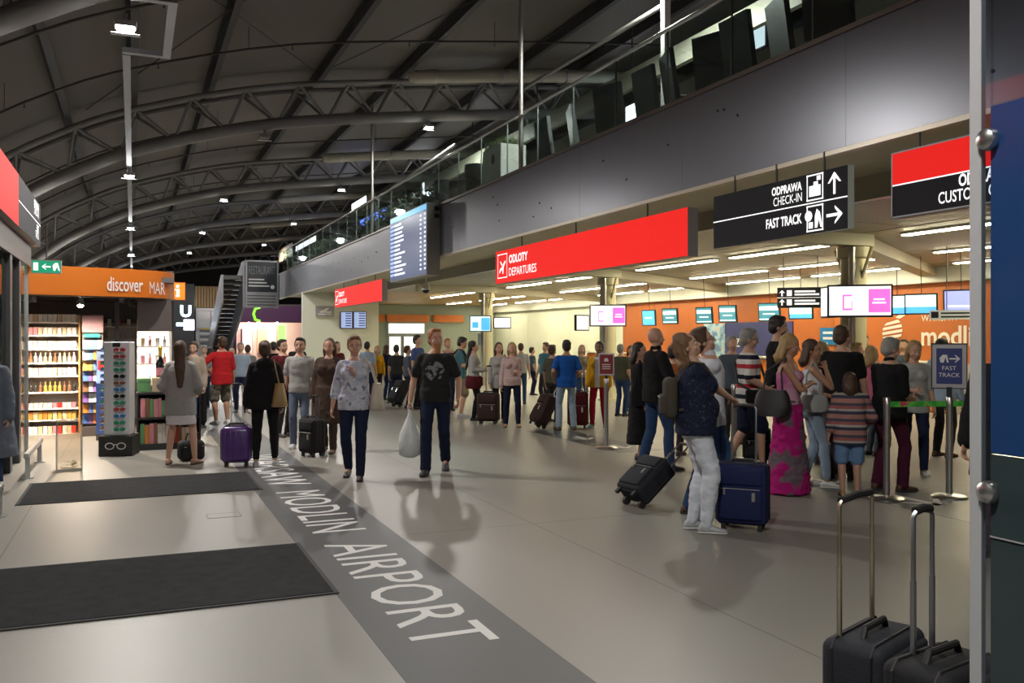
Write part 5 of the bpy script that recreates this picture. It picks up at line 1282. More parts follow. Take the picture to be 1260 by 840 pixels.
# ================================================================ PEOPLE
QUEUE = []
def cone(mb, p0, r0, p1, r1, seg=12, cap=3, su=1.0, sv=1.0, ref=None):
    """capsule between two spheres, cross-section may be flattened (su along ref, sv across)"""
    p0, p1 = Vector(p0), Vector(p1); t = (p1 - p0)
    if t.length < 1e-6: t = Vector((0, 0, 1e-4))
    t.normalize()
    ref = Vector(ref) if ref is not None else (Vector((1, 0, 0)) if abs(t.x) < .9 else Vector((0, 1, 0)))
    u = (ref - t * ref.dot(t)).normalized(); w = t.cross(u)
    rings = []
    for k in range(cap):
        a = -math.pi / 2 + (k + .35) / cap * math.pi / 2; rings.append((p0 + t * math.sin(a) * r0, r0 * math.cos(a)))
    rings += [(p0, r0), (p1, r1)]
    for k in range(cap - 1, -1, -1):
        a = math.pi / 2 - (k + .35) / cap * math.pi / 2; rings.append((p1 + t * math.sin(a) * r1, r1 * math.cos(a)))
    return loft(mb, [(c, u * r * su, w * r * sv) for c, r in rings], seg)
def loft(mb, rings, seg=14, power=1.0):
    vs = []; fs = []; n = len(rings)
    for c, u, w in rings:
        for k in range(seg):
            a = 2 * math.pi * k / seg; ca, sa = math.cos(a), math.sin(a)
            if power != 1.0: ca = math.copysign(abs(ca) ** power, ca); sa = math.copysign(abs(sa) ** power, sa)
            vs.append(c + u * ca + w * sa)
    for i in range(n - 1):
        for k in range(seg): fs.append((i * seg + k, i * seg + (k + 1) % seg, (i + 1) * seg + (k + 1) % seg, (i + 1) * seg + k))
    fs.append(tuple(range(seg - 1, -1, -1))); fs.append(tuple((n - 1) * seg + k for k in range(seg)))
    return mb.add(vs, fs)
def ik(a, b, l1, l2, hint):
    d = b - a; L = min(d.length, (l1 + l2) * .999); dn = d.normalized(); b = a + dn * L
    x = (l1 * l1 - l2 * l2 + L * L) / (2 * L); h = math.sqrt(max(0, l1 * l1 - x * x))
    hv = Vector(hint); hv = hv - dn * hv.dot(dn); hv = hv.normalized() if hv.length > 1e-5 else Vector((0, 1, 0))
    return a + dn * x + hv * h, b
TORSO = {'m': [(.80, .085, .075), (.86, .150, .105), (.93, .166, .116), (1.03, .158, .112), (1.13, .150, .108), (1.25, .160, .114), (1.34, .166, .116), (1.405, .142, .095), (1.45, .098, .074), (1.485, .060, .060)],
         'f': [(.80, .085, .078), (.86, .160, .112), (.93, .172, .122), (1.03, .148, .108), (1.12, .130, .098), (1.24, .143, .110), (1.33, .150, .114), (1.395, .128, .090), (1.44, .082, .066), (1.475, .052, .055)]}
SKIN = mat('skin_fair', (.52, .30, .21), .5, var=.06, vscale=25); SKIN2 = mat('skin_tan', (.40, .21, .13), .5, var=.06, vscale=25); SKIN3 = mat('skin_dark', (.16, .08, .05), .5, var=.08, vscale=25)
HB = {n: mat('hair_' + n, c, .55, var=.35, vscale=60, bump=.6, bscale=120, stretch=(1, 1, .2)) for n, c in
      {'brown': (.06, .028, .014), 'dark': (.014, .010, .008), 'blonde': (.34, .22, .09), 'lightbrown': (.16, .085, .038), 'red': (.30, .11, .03), 'grey': (.25, .24, .22), 'ginger': (.36, .15, .05)}.items()}
M_EYEW = mat('eye_white', (.7, .68, .65), .3); M_IRIS = mat('iris_dark', (.03, .02, .015), .2); M_LIP = mat('lip', (.36, .13, .10), .5)
SHOE = {n: mat('shoe_' + n, c, .55, var=.1) for n, c in {'black': (.018, .018, .02), 'white': (.62, .62, .60), 'grey': (.38, .40, .42), 'brown': (.09, .045, .025), 'blue': (.03, .06, .15), 'tan': (.35, .2, .12), 'teal': (.02, .2, .25)}.items()}
M_SOLE = mat('shoe_sole', (.55, .55, .53), .6); M_SOLED = mat('shoe_sole_dark', (.03, .028, .025), .7)
PEOPLE = []
def person(label, px, fy, hy, heading, sex='m', build=1.0, top=None, bottom=None, shoes='black', hair=('short', 'brown'), skin=None,
           head=(0, 0), rh=None, lh=None, feet=((-.10, 0), (.10, 0)), lean=(0, 0), lod=2, beard=None, curl=(30, 30), rpalm=None, lpalm=None, glasses=False, outer=None, h=None, relbow=None, lelbow=None, pos=None):
    skin = skin or SKIN
    p = pos or G(px, fy); h = h or CAM_H * (fy - hy) / (fy - HOR); s = h / 1.75
    rz = -math.radians(heading)
    root = thing('person', label, 'person', (p.x, p.y, 0), rz)
    WM = Matrix.Translation(p) @ Matrix.Rotation(rz, 4, 'Z')
    WI = WM.inverted()
    def loc(q):
        if q is None: return None
        if isinstance(q, Vector): return (WI @ q) / s
        return Vector(q)
    vox = {1: .0105, 2: .015, 3: .023}[lod]; seg = {1: 16, 2: 12, 3: 9}[lod]
    bl = build
    # ---- skeleton
    ft = [(f + (0, 0))[:4] if len(f) < 4 else f for f in feet]     # x, y, toe-out deg, heel lift
    zl = [.085 + f[3] for f in ft]
    hipz = .93
    for f, z, sx in zip(ft, zl, (-1, 1)):
        dd = (f[0] - sx * .09) ** 2 + f[1] ** 2; hipz = min(hipz, z + math.sqrt(max(.2, .858 ** 2 - dd)))
    drop = .93 - hipz
    def spine(z): return Vector((lean[0] * (z - .93), lean[1] * (z - .93), z - drop))
    hips = [Vector((sx * .088 * bl, 0, .925 - drop)) for sx in (-1, 1)]
    legs = []
    for i, (f, z) in enumerate(zip(ft, zl)):
        yaw = math.radians(f[2]) * (-1 if i == 0 else 1)
        an = Vector((f[0], f[1], z)); kn, an = ik(hips[i], an, .43, .43, (math.sin(yaw) * .5, 1, 0)); legs.append((hips[i], kn, an, yaw))
    shw = (.168 if sex == 'm' else .148) * (1 + (bl - 1) * .4)
    arms = []
    for i, (q, el) in enumerate(((lh, lelbow), (rh, relbow))):
        sx = -1 if i == 0 else 1
        sh = spine(1.385) + Vector((sx * shw, 0, 0))
        w = loc(q)
        if w is None: w = sh + Vector((sx * .075 * (1 + 2.2 * (bl - 1)), .07, -.53))
        hint = el or (sx * .45, -1, -.2)
        e, w = ik(sh, w, .285, .262, hint); arms.append((sh, e, w, sx))
    piv = spine(1.485) + Vector((0, -.012, 0))
    MH = Matrix.Translation(piv - Vector((0, 0, .008))) @ Matrix.Scale(1.05, 4) @ Matrix.Rotation(-math.radians(head[0]), 4, 'Z') @ Matrix.Rotation(math.radians(head[1]), 4, 'X')
    R3 = MH.to_3x3()
    def hp(x, y, z): return MH @ Vector((x, y, z))
    def hell(mb, c, r): mb.ell(hp(*c), r, seg + 4, 10, R3)
    ringf = lambda infl, lo, hi, fx=1, fy_=1: [(spine(z), Vector((rx * bl * fx + infl, 0, 0)), Vector((0, ry * bl * fy_ + infl, 0))) for z, rx, ry in TORSO[sex] if lo <= z <= hi]
    def torso(mb, infl, lo=.78, hi=1.6):
        rg = ringf(infl, lo, hi)
        if rg: loft(mb, rg, seg + 8, .85)
    def bust(mb, infl):
        if sex == 'f':
            for sx in (-1, 1): mb.ell(spine(1.275) + Vector((sx * .068 * bl, .075 * bl, 0)), (.066 * bl + infl,) * 2 + (.064 * bl + infl,), seg, 8)
        if bl > 1.12: mb.ell(spine(1.07) + Vector((0, .05, 0)), (.145 * bl + infl, .115 * bl + infl, .16), seg, 8)
    # ---- body
    mb = MB(); torso(mb, 0); bust(mb, 0)
    cone(mb, spine(1.44), .062, hp(0, .005, .06), .052 if sex == 'm' else .045, seg)
    hell(mb, (0, .0, .158), (.075, .094, .096)); hell(mb, (0, .028, .088), (.057, .062, .062)); hell(mb, (0, .045, .072), (.04, .052, .045))
    cone(mb, hp(0, .086, .145), .009, hp(0, .111, .106), .0145, 8); 
    for sx in (-1, 1):
        hell(mb, (sx * .076, -.006, .120), (.010, .021, .031)); hell(mb, (sx * .040, .060, .098), (.024, .028, .022))
    fing = MB()
    for i, (sh, e, w, sx) in enumerate(arms):
        a = .049 if sex == 'm' else .042; a *= .6 + .4 * bl
        cone(mb, spine(1.395) + Vector((sx * .075, 0, 0)), .048, sh, a * 1.08, seg); cone(mb, sh, a * 1.12, e, a * .80, seg); cone(mb, e, a * .80, e.lerp(w, .35), a * .82, seg); cone(mb, e.lerp(w, .3), a * .82, w, .028 if sex == 'm' else .024, seg)
        D = (w - e).normalized(); pal = (rpalm if i else lpalm); N_ = Vector(pal) if pal else Vector((-sx, .15, 0)); N_ = (N_ - D * N_.dot(D)).normalized(); S_ = D.cross(N_); th = S_ * (1 if i else -1)
        k = 1.0 if sex == 'm' else .9
        Rm = Matrix((th, N_, D)).transposed()
        mb.ell(w + D * .047 * k, (.041 * k, .019 * k, .055 * k), seg, 8, Rm)
        c = math.radians(curl[i])
        for j, (off, ln) in enumerate(((.030, .070), (.010, .078), (-.010, .073), (-.029, .058))):
            b = w + D * .083 * k + th * off * k; d = (D + th * off * 1.5).normalized(); r = .0088 * k
            for q in range(3):
                ax = d.cross(N_).normalized(); d = (Matrix.Rotation(c * (.6 if q == 0 else 1), 3, ax) @ d).normalized(); b2 = b + d * ln * k * (.44, .32, .26)[q]
                cone(fing, b, r, b2, r * .93, 6 if lod < 3 else 4, 2 if lod < 3 else 1); b, r = b2, r * .93
        b = w + D * .028 * k + th * .03 * k; d = (D * .75 + th * .62 + N_ * .35).normalized()
        for ln in (.036, .03): b2 = b + d * ln * k; cone(fing, b, .0105 * k, b2, .0092 * k, 6 if lod < 3 else 4, 2 if lod < 3 else 1); b = b2; d = (d + N_ * .45 * math.sin(c) + D * .2).normalized()
    tk = .078 if sex == 'm' else .082
    for (hq, kn, an, yaw) in legs:
        cone(mb, hq, tk * bl, kn, .052 * (.5 + .5 * bl), seg); cone(mb, kn, .052 * (.5 + .5 * bl), kn.lerp(an, .3) + Vector((0, -.012, 0)), .053 * (.5 + .5 * bl), seg); cone(mb, kn.lerp(an, .3) + Vector((0, -.012, 0)), .053 * (.5 + .5 * bl), an, .034, seg)
        fw = Vector((math.sin(yaw), math.cos(yaw), 0)); cone(mb, an + fw * -.02 + Vector((0, 0, -.04)), .03, an + fw * .10 + Vector((0, 0, -.055)), .024, seg)
    scale = lambda m_: [setattr(m_, 'v', [(x * s, y * s, z * s) for x, y, z in m_.v]), m_][1]
    def add(name, mbx, m, parent=root, v=None, sm=2, wr=0, extra=None, seed=0):
        o = scale(mbx).build(name, m, parent)
        QUEUE.append((o, (v or vox) * s, sm, wr, scale(extra) if extra else None, seed)); return o
    body = add('body', mb, skin, v=vox, sm=2, extra=fing)
    # ---- face
    def plain(name, mbx, m, parent=root): return scale(mbx).build(name, m, parent, smooth=60)
    if lod <= 2:
        for sx in (-1, 1):
            e = MB(); e.cur = 0; e.ell(hp(sx * .031, .0765, .134), (.0145, .011, .0085), 10, 6, R3); e.cur = 1; e.ell(hp(sx * .031, .0845, .134), (.0065, .0045, .0065), 8, 5, R3)
            plain('eye', e, [M_EYEW, M_IRIS], body)
        hm0 = HB[hair[1]] if hair[1] in HB else HB['brown']
        b = MB()
        for sx in (-1, 1): b.tube([hp(sx * .014, .090, .150), hp(sx * .030, .087, .156), hp(sx * .048, .074, .150)], .0042, 5)
        plain('eyebrows', b, hm0, body)
        mth = MB(); mth.ell(hp(0, .089, .066), (.024, .010, .0075), 10, 6, R3); plain('mouth', mth, M_LIP, body)
    if glasses:
        g = MB()
        for sx in (-1, 1):
            g.tube([hp(sx * .033 + .024 * math.cos(k * math.pi / 5), .100, .134 + .017 * math.sin(k * math.pi / 5)) for k in range(11)], .0022, 4, False); g.tube([hp(sx * .057, .098, .138), hp(sx * .079, -.005, .138)], .0022, 4)
        g.tube([hp(-.009, .101, .138), hp(.009, .101, .138)], .0022, 4); plain('glasses', g, M_BLACK)
    # ---- hair
    st, hc = hair
    if st != 'bald':
        hm = HB[hc]; hb = MB()
        if st == 'buzz': hell(hb, (0, -.014, .172), (.078, .092, .086)); hell(hb, (0, -.040, .125), (.070, .060, .07))
        else:
            hell(hb, (0, -.018, .178), (.085, .098, .090)); hell(hb, (0, -.046, .122), (.078, .064, .078))
            for sx in (-1, 1): hell(hb, (sx * .066, -.012, .150), (.020, .045, .045))
        if st in ('short',): hell(hb, (0, .035, .235), (.06, .045, .028))
        if st in ('long', 'curly', 'bob'):
            zb = {'long': -.20, 'curly': -.12, 'bob': -.0}[st]
            for sx in (-1, 1):
                cone(hb, hp(sx * .070, -.026, .17), .026, hp(sx * .078, -.036, .06), .027, seg); cone(hb, hp(sx * .078, -.036, .06), .027, hp(sx * .070, -.045, max(zb, -.06)), .025, seg)
            cone(hb, hp(0, -.060, .13), .075, hp(0, -.085, zb * .5), .075, seg, su=1.1, sv=.7); cone(hb, hp(0, -.085, zb * .5), .075, hp(0, -.105, zb), .05, seg, su=1.15, sv=.6)
        if st == 'vlong':
            cone(hb, hp(0, -.065, .13), .07, hp(0, -.105, -.1), .07, seg, su=1.1, sv=.6); cone(hb, hp(0, -.105, -.1), .07, hp(0, -.15, -.33), .04, seg, su=1.1, sv=.6)
        if st == 'pony': cone(hb, hp(0, -.105, .17), .03, hp(0, -.14, .05), .03, seg); cone(hb, hp(0, -.14, .05), .03, hp(0, -.13, -.08), .016, seg)
        if st == 'bun': hell(hb, (0, -.115, .19), (.045, .042, .042))
        add('hair', hb, hm, v=max(vox, .012), sm=1, wr=.020 if st == 'curly' else .005, seed=len(PEOPLE))
    if beard:
        b = MB(); hell(b, (0, .050, .062), (.052, .054, .042)); hell(b, (0, .070, .030), (.038, .036, .05))
        if beard[0] == 'long': cone(b, hp(0, .07, .03), .042, hp(0, .075, -.06), .022, seg)
        add('beard', b, HB[beard[1]], v=max(vox, .012), sm=1, wr=.004)
    # ---- clothing
    def sleeves(mb, f, infl, wid=1.0):
        for (sh, e, w, sx) in arms:
            a = (.049 if sex == 'm' else .042) * (.6 + .4 * bl) * wid
            cone(mb, spine(1.392) + Vector((sx * .075, 0, 0)), .048 + infl, sh, a * 1.08 + infl * .8, seg)
            if f <= 1: cone(mb, sh, a * 1.08 + infl * .8, sh.lerp(e, f), (a * .97 if f < .95 else a * .85) + infl * 1.1, seg, cap=1)
            else: cone(mb, sh, a * 1.08 + infl * .8, e, a * .86 + infl * 1.1, seg); cone(mb, e, a * .86 + infl * 1.2, e.lerp(w, f - 1), .030 * wid + infl * 1.25, seg)
    def upper(name, o, seed):
        sty = o.get('style', 'tee'); infl = o.get('infl', .0145); hem = o.get('hem', .88); mb = MB()
        rows = [(z, rx, ry) for z, rx, ry in TORSO[sex] if 1.0 <= z <= o.get('neck', 1.47)]
        fl = o.get('flare', 0.0)
        rg = []
        zz = hem
        base = [r for r in TORSO[sex] if r[0] == .93][0]
        while zz < 1.02:
            f = (1.03 - zz); rg.append((spine(zz), Vector((base[1] * bl + infl + .006 + fl * f, 0, 0)), Vector((0, base[2] * bl + infl + .008 + fl * f, 0)))); zz += .05
        wa = o.get('waist', .3)          # how loosely it hangs
        for z, rx, ry in rows:
            rx2 = rx * (1 - wa) + max(rx, base[1]) * wa if z < 1.3 else rx; ry2 = ry * (1 - wa) + max(ry, base[2]) * wa if z < 1.3 else ry
            rg.append((spine(z), Vector((rx2 * bl + infl, 0, 0)), Vector((0, ry2 * bl + infl, 0))))
        loft(mb, rg, seg + 8, .93); bust(mb, infl)
        f = o.get('sleeve', {'tee': .72, 'long': 1.93, 'tank': 0, 'jacket': 1.95, 'elbow': 1.0}[sty])
        if f: sleeves(mb, f, infl, o.get('wid', 1.0))
        if o.get('collar'): cone(mb, spine(1.415), .086, spine(1.485), .068, seg)
        if o.get('hood'): mb.ell(spine(1.44) + Vector((0, -.10, 0)), (.12, .06, .08), seg, 8)
        return add(name, mb, o['m'], v=max(vox, .012), sm=2, wr=o.get('wr', .006), seed=seed)
    def lower(o, seed):
        sty = o.get('style', 'trousers'); infl = o.get('infl', .012); mb = MB()
        if sty in ('skirt', 'dress'):
            hem = o.get('hem', .5); fl = o.get('flare', .1); mid = (legs[0][2] + legs[1][2]) / 2; n = 8; base = [r for r in TORSO[sex] if r[0] == .93][0]; rg = []
            spread = abs(legs[0][1].x - legs[1][1].x) / 2
            for k in range(n + 1):
                f = k / n; z = 1.02 + (hem - 1.02) * f; c = spine(max(z, .93)) if z > .93 else Vector((mid.x * f * .6, mid.y * f * .6, z - drop * (1 - f)))
                g = min(1, f * 3)
                rg.append((c, Vector((base[1] * bl + infl + fl * f, 0, 0)), Vector((0, base[2] * bl + infl + fl * f, 0))))
            loft(mb, rg, seg + 10, .95)
            return add('skirt', mb, o['m'], v=max(vox, .012), sm=1, wr=o.get('wr', .008), seed=seed)
        torso(mb, infl, .79, 1.04)
        wd = o.get('wid', 1.0); cuff = o.get('cuff', .055)
        for (hq, kn, an, yaw) in legs:
            tk2 = tk * bl + infl
            if sty == 'shorts':
                e = hq.lerp(kn, o.get('len', .85)); cone(mb, hq, tk2, e, tk2 * .9 + .012, seg, cap=1)
            else:
                cone(mb, hq, tk2, kn, (.052 * (.5 + .5 * bl) + infl * 1.1) * wd, seg); 
                e = kn.lerp(an, o.get('len', 1.0)); cm = kn.lerp(e, .35) + Vector((0, -.010, 0)); rk = (.052 * (.5 + .5 * bl) + infl * 1.1) * wd
                cone(mb, kn, rk, cm, max(rk, cuff), seg); cone(mb, cm, max(rk, cuff), e + Vector((0, 0, -.02 if o.get('len', 1) == 1 else 0)), cuff, seg, cap=1)
        return add('trousers' if sty != 'shorts' else 'shorts', mb, o['m'], v=max(vox, .012), sm=2, wr=o.get('wr', .005), seed=seed)
    sd = len(PEOPLE) * 7.3
    if top: upper(top.get('name', 'top'), top, sd)
    if outer: upper(outer.get('name', 'jacket'), outer, sd + 3)
    if bottom: lower(bottom, sd + 5)
    # ---- shoes
    for i, (hq, kn, an, yaw) in enumerate(legs):
        lift = an.z - .085; sh = MB(); so = MB()
        T = Matrix.Translation(Vector((an.x, an.y, 0))) @ Matrix.Rotation(-yaw, 4, 'Z') @ Matrix.Translation(Vector((0, .13, .0))) @ Matrix.Rotation(-math.asin(min(.95, max(0, lift) / .2)), 4, 'X') @ Matrix.Translation(Vector((0, -.13, 0)))
        prof = [(-.080, .020, .030), (-.070, .032, .070), (-.045, .037, .095), (.0, .038, .098), (.045, .040, .080), (.09, .045, .062), (.14, .046, .052), (.175, .036, .044), (.192, .016, .030)]
        k = 1.0 if sex == 'm' else .9
        def rg(y, wd, z0, z1): return (T @ Vector((0, y * k, (z0 + z1) / 2 * k)), (T.to_3x3() @ Vector((wd * k, 0, 0))), (T.to_3x3() @ Vector((0, 0, (z1 - z0) / 2 * k))))
        loft(sh, [rg(y, w_, .012, z_) for y, w_, z_ in prof], 12, .8); loft(so, [rg(y * 1.02, w_ * 1.05, .0, .020) for y, w_, z_ in prof], 12, .6)
        so_m = M_SOLE if shoes in ('white', 'grey', 'blue', 'teal') else M_SOLED
        o = plain('shoe', sh, SHOE[shoes]); plain('sole', so, so_m, o)
    rec = dict(root=root, s=s, WM=WM, arms=arms, label=label, spine=spine, rz=rz, p=p, bl=bl); PEOPLE.append(rec)
    return rec
def finish_people():
    for o, v, sm, wr, ex, sd in QUEUE:
        m = o.modifiers.new('r', 'REMESH'); m.mode = 'VOXEL'; m.voxel_size = v; m.use_smooth_shade = True
        if sm: q = o.modifiers.new('s', 'SMOOTH'); q.iterations = sm; q.factor = .5
    dg = bpy.context.evaluated_depsgraph_get(); dg.update()
    for o, v, sm, wr, ex, sd in QUEUE:
        me = bpy.data.meshes.new_from_object(o.evaluated_get(dg)); o.modifiers.clear()
        me.name = o.name
        if wr:
            n = len(me.vertices); co = np.empty(n * 3, 'f'); me.vertices.foreach_get('co', co); no = np.empty(n * 3, 'f'); me.vertex_normals.foreach_get('vector', no)
            co = co.reshape(-1, 3); no = no.reshape(-1, 3); nz = noise.noise
            d = np.array([nz(Vector((c[0] * 9 + sd, c[1] * 9, c[2] * 14))) + .6 * nz(Vector((c[0] * 22, c[1] * 22 + sd, c[2] * 30))) for c in co.tolist()], 'f')
            co = co + no * (d * wr)[:, None]; me.vertices.foreach_set('co', co.ravel())
        if ex is not None:
            bm = bmesh.new(); bm.from_mesh(me); t = ex.mesh('t'); bm.from_mesh(t); bm.to_mesh(me); bm.free(); bpy.data.meshes.remove(t)
        me.polygons.foreach_set('use_smooth', [True] * len(me.polygons))
        old = o.data; mats = [m for m in old.materials]; me.materials.clear()
        for m in mats: me.materials.append(m)
        o.data = me; bpy.data.meshes.remove(old)
# bags carried by people ----------------------------------------------------------
def carried(name, label, cat, P): t = thing(name, label, cat, (P['p'].x, P['p'].y, 0), P['rz']); return t, P['s']
def SCB(mb, s): mb.v = [(x * s, y * s, z * s) for x, y, z in mb.v]; return mb
def backpack(label, P, m, w=.15, z0=.98, z1=1.40, d=.15, back=-.15):
    t, s = carried('backpack', label, 'backpack', P); y = back * P['bl']
    SCB(MB().rbox(-w, w, y - d, y - .005, z0, z1, .055, 4), s).build('bag_body', m, t, smooth=40)
    SCB(MB().rbox(-w * .8, w * .8, y - d - .035, y - d + .03, z0 + .04, z0 + .21, .025, 3), s).build('front_pocket', m, t, smooth=40)
    SCB(MB().tube([(-w * .75, y - d - .037, z0 + .19), (w * .75, y - d - .037, z0 + .19)], .004, 5), s).build('zip', M_STEEL, t)
    for sx in (-1, 1): SCB(MB().tube([(sx * .09, y - .02, z1 - .04), (sx * .10, -.06, 1.475), (sx * .105, .05, 1.46), (sx * .125, .135 * P['bl'], 1.32), (sx * .15, .08, 1.12), (sx * .13, y, z0 + .08)], .014, 6), s).build('strap', m, t, smooth=True)
    return t
def tote(label, P, m, side, w=.20, z0=.66, z1=1.0, y=.03, x=.27, strap=True, th=.06, name='shoulder_bag', cross=False):
    t, s = carried(name, label, 'bag', P)
    mb = MB(); rg = []
    for k, (zf, wf) in enumerate(((0, .75), (.08, .92), (.4, 1.0), (.8, .88), (1, .72))): rg.append((Vector((side * x, y, z0 + (z1 - z0) * zf)), Vector((0, w * wf, 0)), Vector((th * (1.15 - .55 * zf), 0, 0))))
    loft(mb, rg, 16, .7); SCB(mb, s).build('bag_body', m, t, smooth=50)
    ex = -side if cross else side
    if strap:
        for dy in ((-.5, .5)):
            SCB(MB().tube([(side * x, y + w * dy, z1 - .02), (side * (x * .78), y + dy * .16, z1 + (1.47 - z1) * .6), (ex * .12, .0, 1.485), (side * x * .8, y + dy * .12, z1 + (1.47 - z1) * .5)][:3], .011, 6), s).build('strap', m, t, smooth=True)
    return t
# ================================================================ THE CAST
f = fabric
J_BLUE = f('jeans_blue', (.025, .055, .13)); J_LIGHT = f('jeans_light', (.25, .33, .42)); J_DARK = f('jeans_dark', (.012, .018, .045)); J_WHITE = f('jeans_white', (.60, .64, .71)); T_BLACK = f('black', (.010, .010, .011)); T_NAVY = f('navy', (.010, .014, .035)); T_CHAR = f('charcoal', (.03, .03, .032)); T_WHITE = f('white', (.58, .58, .60)); T_GREY = f('grey', (.22, .22, .22)); T_LGREY = f('light_grey', (.36, .36, .35)); T_BROWN = f('brown', (.07, .045, .035)); T_MAROON = f('maroon', (.09, .012, .016)); T_RED = f('red', (.42, .015, .02)); T_BLUE = f('royal_blue', (.01, .08, .33)); T_YELLOW = f('yellow', (.55, .28, .01)); T_BURG = f('burgundy', (.065, .010, .028)); T_KHAKI = f('khaki', (.22, .18, .12)); T_TEAL = f('teal', (.06, .17, .20)); T_OLIVE = f('olive', (.07, .07, .045)); T_PINK = f('pink', (.45, .12, .18)); T_LBLUE = f('pale_blue', (.30, .38, .48)); T_DKRED = f('raspberry', (.30, .01, .03)); T_SLATE = f('slate', (.08, .10, .13))
jeans = lambda m=None, **k: dict(style='trousers', m=m or J_BLUE, **k)
# --- main group around the navy suitcase
hN = sN[1] @ Vector((-.02, .24 / 2 - .05, .055 + .50 + .48))
w1 = person('person in navy sequinned top and white jeans gripping the navy suitcase', 856, 653, 404, 116, 'f', 1.14, lod=1, h=1.68,
    top=dict(style='tee', m=blotch('navy_sequin', (.010, .014, .035), (.016, .020, .045), 40, .55, (.06, .065, .08)), hem=.85, sleeve=.74, wr=.007, name='blouse', waist=.6, infl=.030), bottom=jeans(J_WHITE, cuff=.050, wr=.009, infl=.018), shoes='grey', hair=('curly', 'lightbrown'), head=(4, 24),
    rh=hN + Vector((-.02, .06, .03)), curl=(30, 62), rpalm=(0, .1, -1), feet=((-.09, -.02, 5), (.09, .08, 8)), lean=(0, -.02))
backpack('olive grey canvas backpack on the person in white jeans', w1, f('olive_canvas', (.060, .052, .040)), w=.14, z0=.98, z1=1.34, d=.12, back=-.14)
m1 = person('person in pale shirt and jeans standing behind the white jeans', 872, 634, 403, 112, 'm', 1.08, lod=1, h=1.73, top=dict(style='long', m=f('pale_shirt', (.56, .58, .64)), hem=.84, collar=True, name='shirt'), bottom=jeans(J_BLUE, cuff=.065), shoes='brown', hair=('short', 'brown'), glasses=True, head=(0, 20), feet=((-.10, -.16, 5), (.12, .18, 8)), rh=sK[1] @ Vector((0, .06, .055 + .46 + .36)))
# --- around the bald man
m2 = person('person in high-collared black jacket and blue jeans near the leaning carry-on', 807, 579, 402, 95, 'm', 1.02, lod=1, top=dict(style='jacket', m=T_BLACK, hem=.84, infl=.026, name='jacket', collar=True), bottom=jeans(J_BLUE, cuff=.062), shoes='black', hair=('bald', 'grey'), head=(5, 0), rh=(.20, .30, 1.08), feet=((-.10, -.14), (.10, .14)))
person('person in a long black dress beside the high-collared black jacket', 787, 565, 421, 120, 'f', 1.05, lod=2, top=dict(style='elbow', m=T_BLACK, hem=.8, name='blouse'), bottom=dict(style='skirt', m=T_BLACK, hem=.24, flare=.06), shoes='brown', hair=('bob', 'dark'), head=(20, -5))
tote('slouchy black handbag on the person in the long black dress', PEOPLE[-1], T_BLACK, 1, w=.17, z0=.82, z1=1.14, x=.24)
person('person half hidden behind the olive backpack wearing orange', 829, 560, 424, 60, 'm', 1.0, lod=3, top=dict(style='tee', m=f('rust', (.30, .10, .03))), bottom=jeans(T_CHAR), hair=('short', 'dark'))
# --- queue on the right
STR1 = stripes('red_white_navy_stripes', [(0, (.55, .54, .52)), (.18, (.38, .03, .04)), (.40, (.55, .54, .52)), (.64, (.012, .014, .03)), (.86, (.55, .54, .52))], .24)
m3 = person('person in red white and navy striped shirt and navy shorts', 921, 577, 404, 112, 'm', 1.12, lod=1, top=dict(style='tee', m=STR1, hem=.80, sleeve=.9, name='striped_shirt', wr=.005), bottom=dict(style='shorts', m=T_NAVY, len=.95), shoes='black', hair=('short', 'grey'), glasses=True, head=(10, -6), rh=(.24, .16, 1.02), feet=((-.12, -.22, 5, .03), (.10, .14, 8)))
t, s_m = carried('sling_bag', 'small black sling bag across the striped shirt', 'bag', m3)
SCB(MB().tube([(-.14, .05, 1.47), (-.06, .168, 1.30), (.10, .185, 1.10), (.215, .09, .98)], .016, 6), s_m).build('strap', M_BLACK, t, smooth=True); SCB(MB().tube([(-.14, .02, 1.48), (-.05, -.16, 1.30), (.12, -.17, 1.08), (.215, -.02, .98)], .016, 6), s_m).build('strap', M_BLACK, t, smooth=True); SCB(MB().rbox(.20, .27, -.10, .13, .84, 1.0, .025, 3), s_m).build('bag_body', T_BLACK, t, smooth=40)
person('person in black t-shirt standing behind the magenta dress', 957, 572, 388, 118, 'm', 1.0, lod=1, top=dict(style='tee', m=T_BLACK, hem=.82, name='t_shirt'), bottom=jeans(T_CHAR), hair=('short', 'dark'), beard=('short', 'dark'), head=(5, -6))
DR0 = stripes('magenta_grey_bands', [(0, (.36, .010, .15)), (.30, (.10, .085, .10)), (.52, (.32, .015, .14)), (.74, (.16, .13, .15)), (.86, (.36, .010, .15))], .46, warp=.10)
DR = blotch('magenta_grey_print', (.13, .10, .12), (.36, .010, .15), 4.2, .47, soft=.03)
w2 = person('person in a long magenta and grey banded dress with arms folded', 970, 606, 411, 140, 'f', 1.02, lod=1, h=1.66, top=dict(style='tank', m=blotch('pink_grey_top', (.50, .28, .36), (.42, .10, .26), 5, .5), hem=.98, neck=1.36, waist=.1, wr=.004, name='bodice'), bottom=dict(style='dress', m=DR, hem=.015, flare=.10, wr=.016), shoes='tan', hair=('bob', 'blonde'), head=(-2, -10), rh=(-.12, .22, 1.20), lh=(.13, .20, 1.15), relbow=(1, .2, -1), lelbow=(-1, .2, -1), skin=SKIN2)
tote('black leather handbag on the arm of the magenta dress', w2, mat('black_leather', (.010, .010, .011), .55), 1, w=.20, z0=.86, z1=1.14, x=.26, y=-.12, th=.09)
